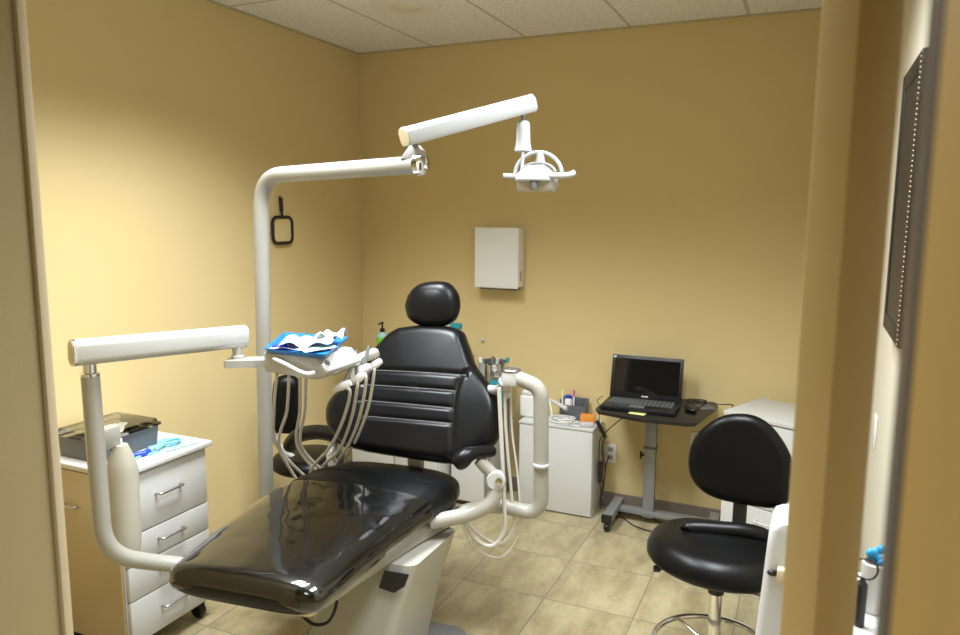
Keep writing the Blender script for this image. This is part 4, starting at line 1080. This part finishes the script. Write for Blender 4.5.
# power cables hanging by the cabinet
t = thing('power_adapter', 'black power adapter with cables hanging beside the supply cabinet', 'adapter', (-1.02, 3.98, 0))
MB().box((-1.0288, 4.0200, 0.2567), (0.03, 0.045, 0.115), rot=(0, 0, 0.2), bev=0.006).build('brick', 'black', t)
MB().tube(spline([(-0.8185, 4.0400, 0.6452), (-0.8941, 4.0300, 0.6039), (-0.9531, 4.0200, 0.5525), (-0.9987, 4.0000, 0.5051), (-1.0321, 4.0000, 0.4534), (-1.0378, 4.0100, 0.3545), (-1.0386, 4.0200, 0.2913)], 7), 0.003, n=8).build('cord', 'black', t)
MB().tube(spline([(-1.0362, 4.0200, 0.2072), (-1.0158, 4.0200, 0.1196), (-0.9835, 3.9900, 0.0876), (-1.0118, 3.9900, 0.0525), (-1.0268, 4.0200, 0.0874), (-1.0168, 4.0600, 0.1968), (-1.0226, 4.1200, 0.2679), (-1.0112, 4.1400, 0.3185)], 7), 0.003, n=8).build('cord', 'black', t)
MB().tube(spline([(-0.9967, 4.0200, 0.0743), (-0.97, 3.98, 0.006), (-0.90, 4.02, 0.006), (-0.80, 3.93, 0.006), (-0.68, 3.90, 0.006), (-0.62, 3.94, 0.006), (-0.70, 4.06, 0.006), (-0.86, 4.09, 0.006), (-1.0, 4.10, 0.006)], 7), 0.0032, n=8).build('cord', 'black', t)
t = thing('power_strip', 'black power strip leaning at the supply cabinet corner under the table', 'power strip', (-1.0280, 4.0000, 0.5131))
MB().sweep((-1.0476, 3.9800, 0.5689), (-1.0036, 4.0000, 0.4750), rrect(0.03, 0.022, 0.005, 3)).build('body', 'black', t)
MB().tube(spline([(-1.0036, 4.0000, 0.4750), (-1.0242, 4.0200, 0.4012), (-1.0077, 4.0400, 0.2654), (-1.0184, 4.0500, 0.1390)], 6), 0.003, n=8).build('cord', 'black', t)
MB().tube(spline([(-0.9637, 3.8000, 0.6982), (-0.9919, 3.8000, 0.7172), (-1.0113, 3.8400, 0.7280), (-1.0095, 3.9500, 0.7256)], 6), 0.002, n=6).tube([(-0.9839, 3.7700, 0.7197), (-0.9975, 3.8500, 0.5463)], 0.0018, n=6).build('cord', 'black', t)

# ------------------------------------------------------------------ white file cabinet turned in the corner
fa = math.radians(-23)
fu = V((math.cos(fa), math.sin(fa), 0)); fv = V((-fu.y, fu.x, 0))
F0 = V((-0.3334, 3.7197, 0.7800)); F0.z = 0
t = thing('file_cabinet', 'white laminate drawer cabinet angled in the corner behind the stool', 'cabinet', F0 + fu * 0.22)
FW, FD = 0.42, 0.38
MB().prism([(0, 0.018), (FW, 0.018), (FW, FD), (0, FD)], F0 + V((0, 0, 0.0)), fu, fv, 0.75, bev=0.002).build('body', 'lam', t)
MB().prism([(-0.008, -0.006), (FW + 0.006, -0.006), (FW + 0.006, FD), (-0.008, FD)], F0 + V((0, 0, 0.756)), fu, fv, 0.022, bev=0.004).build('top', 'lam', t)
for a0, a1 in ((0.03, 0.33), (0.335, 0.750)):
    dr = MB().prism([(0.003, 0), (FW - 0.003, 0), (FW - 0.003, 0.017), (0.003, 0.017)], F0 + V((0, 0, a0)), fu, fv, a1 - a0, bev=0.002).build('drawer', 'lam', t)
    c = F0 + fu * 0.24 + V((0, 0, a1 - 0.06 if a0 > 0.1 else 0.27))
    MB().tube(fillet([c - fu * 0.05, c - fu * 0.05 - fv * 0.028, c + fu * 0.05 - fv * 0.028, c + fu * 0.05], 0.01, 4), 0.0055, n=8).build('handle', 'lam', dr)

# ------------------------------------------------------------------ white appliance at the right wall
t = thing('white_appliance', 'white dental appliance with grey rounded window behind the post', 'appliance', (0.06, 1.9, 0))
b = MB()
rr = []
for z, x0 in ((0.30, -0.092), (0.66, -0.068), (0.90, -0.054), (0.945, -0.050), (0.962, -0.042), (0.968, -0.030)):
    rr.append([V(((x0 + 0.125) / 2 + a, 1.975 + c, z)) for a, c in rrect(0.125 - x0, 0.15, 0.02, 4)])
b.rings(rr).build('body', 'brightplastic', t)
MB().prism(rrect(0.10, 0.09, 0.03, 5), (0.045, 1.9003, 0.935), (1, 0, 0), (0, 0, 1), 0.004, bev=0.002).build('window', 'greymetal', t, 'grey rounded window')
MB().prism(rrect(0.14, 0.06, 0.02, 5), (0.03, 1.9003, 0.64), (1, 0, 0), (0, 0, 1), 0.004, bev=0.002).build('lower_panel', 'enamel2', t, 'pale grey lower panel')
MB().bb(-0.085, 0.12, 1.93, 2.03, 0.0, 0.298, bev=0.004).build('stand', 'lam', t)
q = V((-0.0377, 1.8950, 0.8392))
MB().ball(q, (0.012, 0.008, 0.008)).build('knob', 'black', t)
MB().tube(spline([q + V((0.0, -0.002, 0.004)), q + V((0.012, -0.006, 0.010)), q + V((0.03, -0.004, 0.008))], 5), 0.0025, n=8).build('hook', 'black', t)
q = V((-0.0097, 1.8850, 0.8446))
tag(MB().box((q.x + 0.003, q.y - 0.002, q.z), (0.038, 0.026, 0.036), bev=0.004).build('small_dispenser', 'tan'), 'small ivory dispenser fixed to the front of the white appliance', 'dispenser')
# wall counter beyond with bottle of blue caps
t = thing('wall_shelf', 'white counter shelf along the right wall seen past the post', 'shelf', (0.2, 1.6, 0.7))
MB().bb(0.118, XR - 0.002, 1.45, 1.86, 0.875, 0.90, bev=0.004).build('board', 'brightplastic', t)
MB().bb(0.125, XR - 0.002, 1.46, 1.85, 0.0, 0.874, bev=0.004).build('carcass', 'lam', t)
q = (0.1664, 1.6800, 0.9675)
t = thing('caddy_bottle', 'white container holding sky blue caps on the wall counter', 'container', (q[0], 1.68, 0.901))
MB().lathe([(0.0, 0), (0.024, 0), (0.026, 0.004), (0.025, 0.105), (0.022, 0.108), (0.022, 0.02), (0.0, 0.02)], (q[0], 1.68, 0.901), n=24).build('body', 'brightplastic', t)
b = MB()
for k in range(6):
    b.ball((q[0] + 0.011 * math.cos(k * 1.1), 1.68 + 0.011 * math.sin(k * 1.1), 1.005 + 0.007 * k), (0.009, 0.009, 0.010), n=10)
b.build('caps', 'bluecap', t, 'cluster of sky blue caps')
q = (0.1343, 1.6000, 1.0415)
t = thing('hand_scope', 'black handled ring tool standing beside the blue cap container', 'dental tool', (q[0], 1.60, 0.901))
MB().lathe([(0.0, 0), (0.010, 0), (0.011, 0.09), (0.004, 0.10), (0.0, 0.10)], (q[0] + 0.004, 1.60, 0.901), n=14).build('handle', 'black', t)
MB().tube([(q[0] + 0.008 + 0.022 * math.cos(k * PI / 10), 1.60 + 0.002 * math.sin(k), 1.024 + 0.022 * math.sin(k * PI / 10)) for k in range(22)], 0.0022, n=8).build('ring', 'black', t)

# ------------------------------------------------------------------ world, camera, colour
w = bpy.data.worlds.new('world')
SC.world = w
w.use_nodes = True
w.node_tree.nodes['Background'].inputs['Color'].default_value = (1.0, 0.97, 0.93, 1)
w.node_tree.nodes['Background'].inputs['Strength'].default_value = 0.10
cd = bpy.data.cameras.new('camera')
cd.sensor_width = 36.0
cd.lens = 735.0 / 960.0 * 36.0
cd.clip_start = 0.02
cd.dof.use_dof = True
cd.dof.focus_distance = 3.1
cd.dof.aperture_fstop = 4.5
co = bpy.data.objects.new('camera', cd)
C.objects.link(co)
yaw, pitch, roll = 0.42072, 0.13953, 0.00588
fw = V((-math.sin(yaw) * math.cos(pitch), math.cos(yaw) * math.cos(pitch), -math.sin(pitch)))
rt = V((math.cos(yaw), math.sin(yaw), 0)); up = rt.cross(fw)
r2 = rt * math.cos(roll) + up * math.sin(roll); u2 = up * math.cos(roll) - rt * math.sin(roll)
co.matrix_world = Matrix(((r2.x, u2.x, -fw.x, 0), (r2.y, u2.y, -fw.y, 0), (r2.z, u2.z, -fw.z, 1.73), (0, 0, 0, 1)))
SC.camera = co
SC.view_settings.view_transform = 'Standard'
SC.view_settings.look = 'None'
SC.view_settings.gamma = 1.0
SC.view_settings.use_curve_mapping = False
SC.view_settings.exposure = 0.0
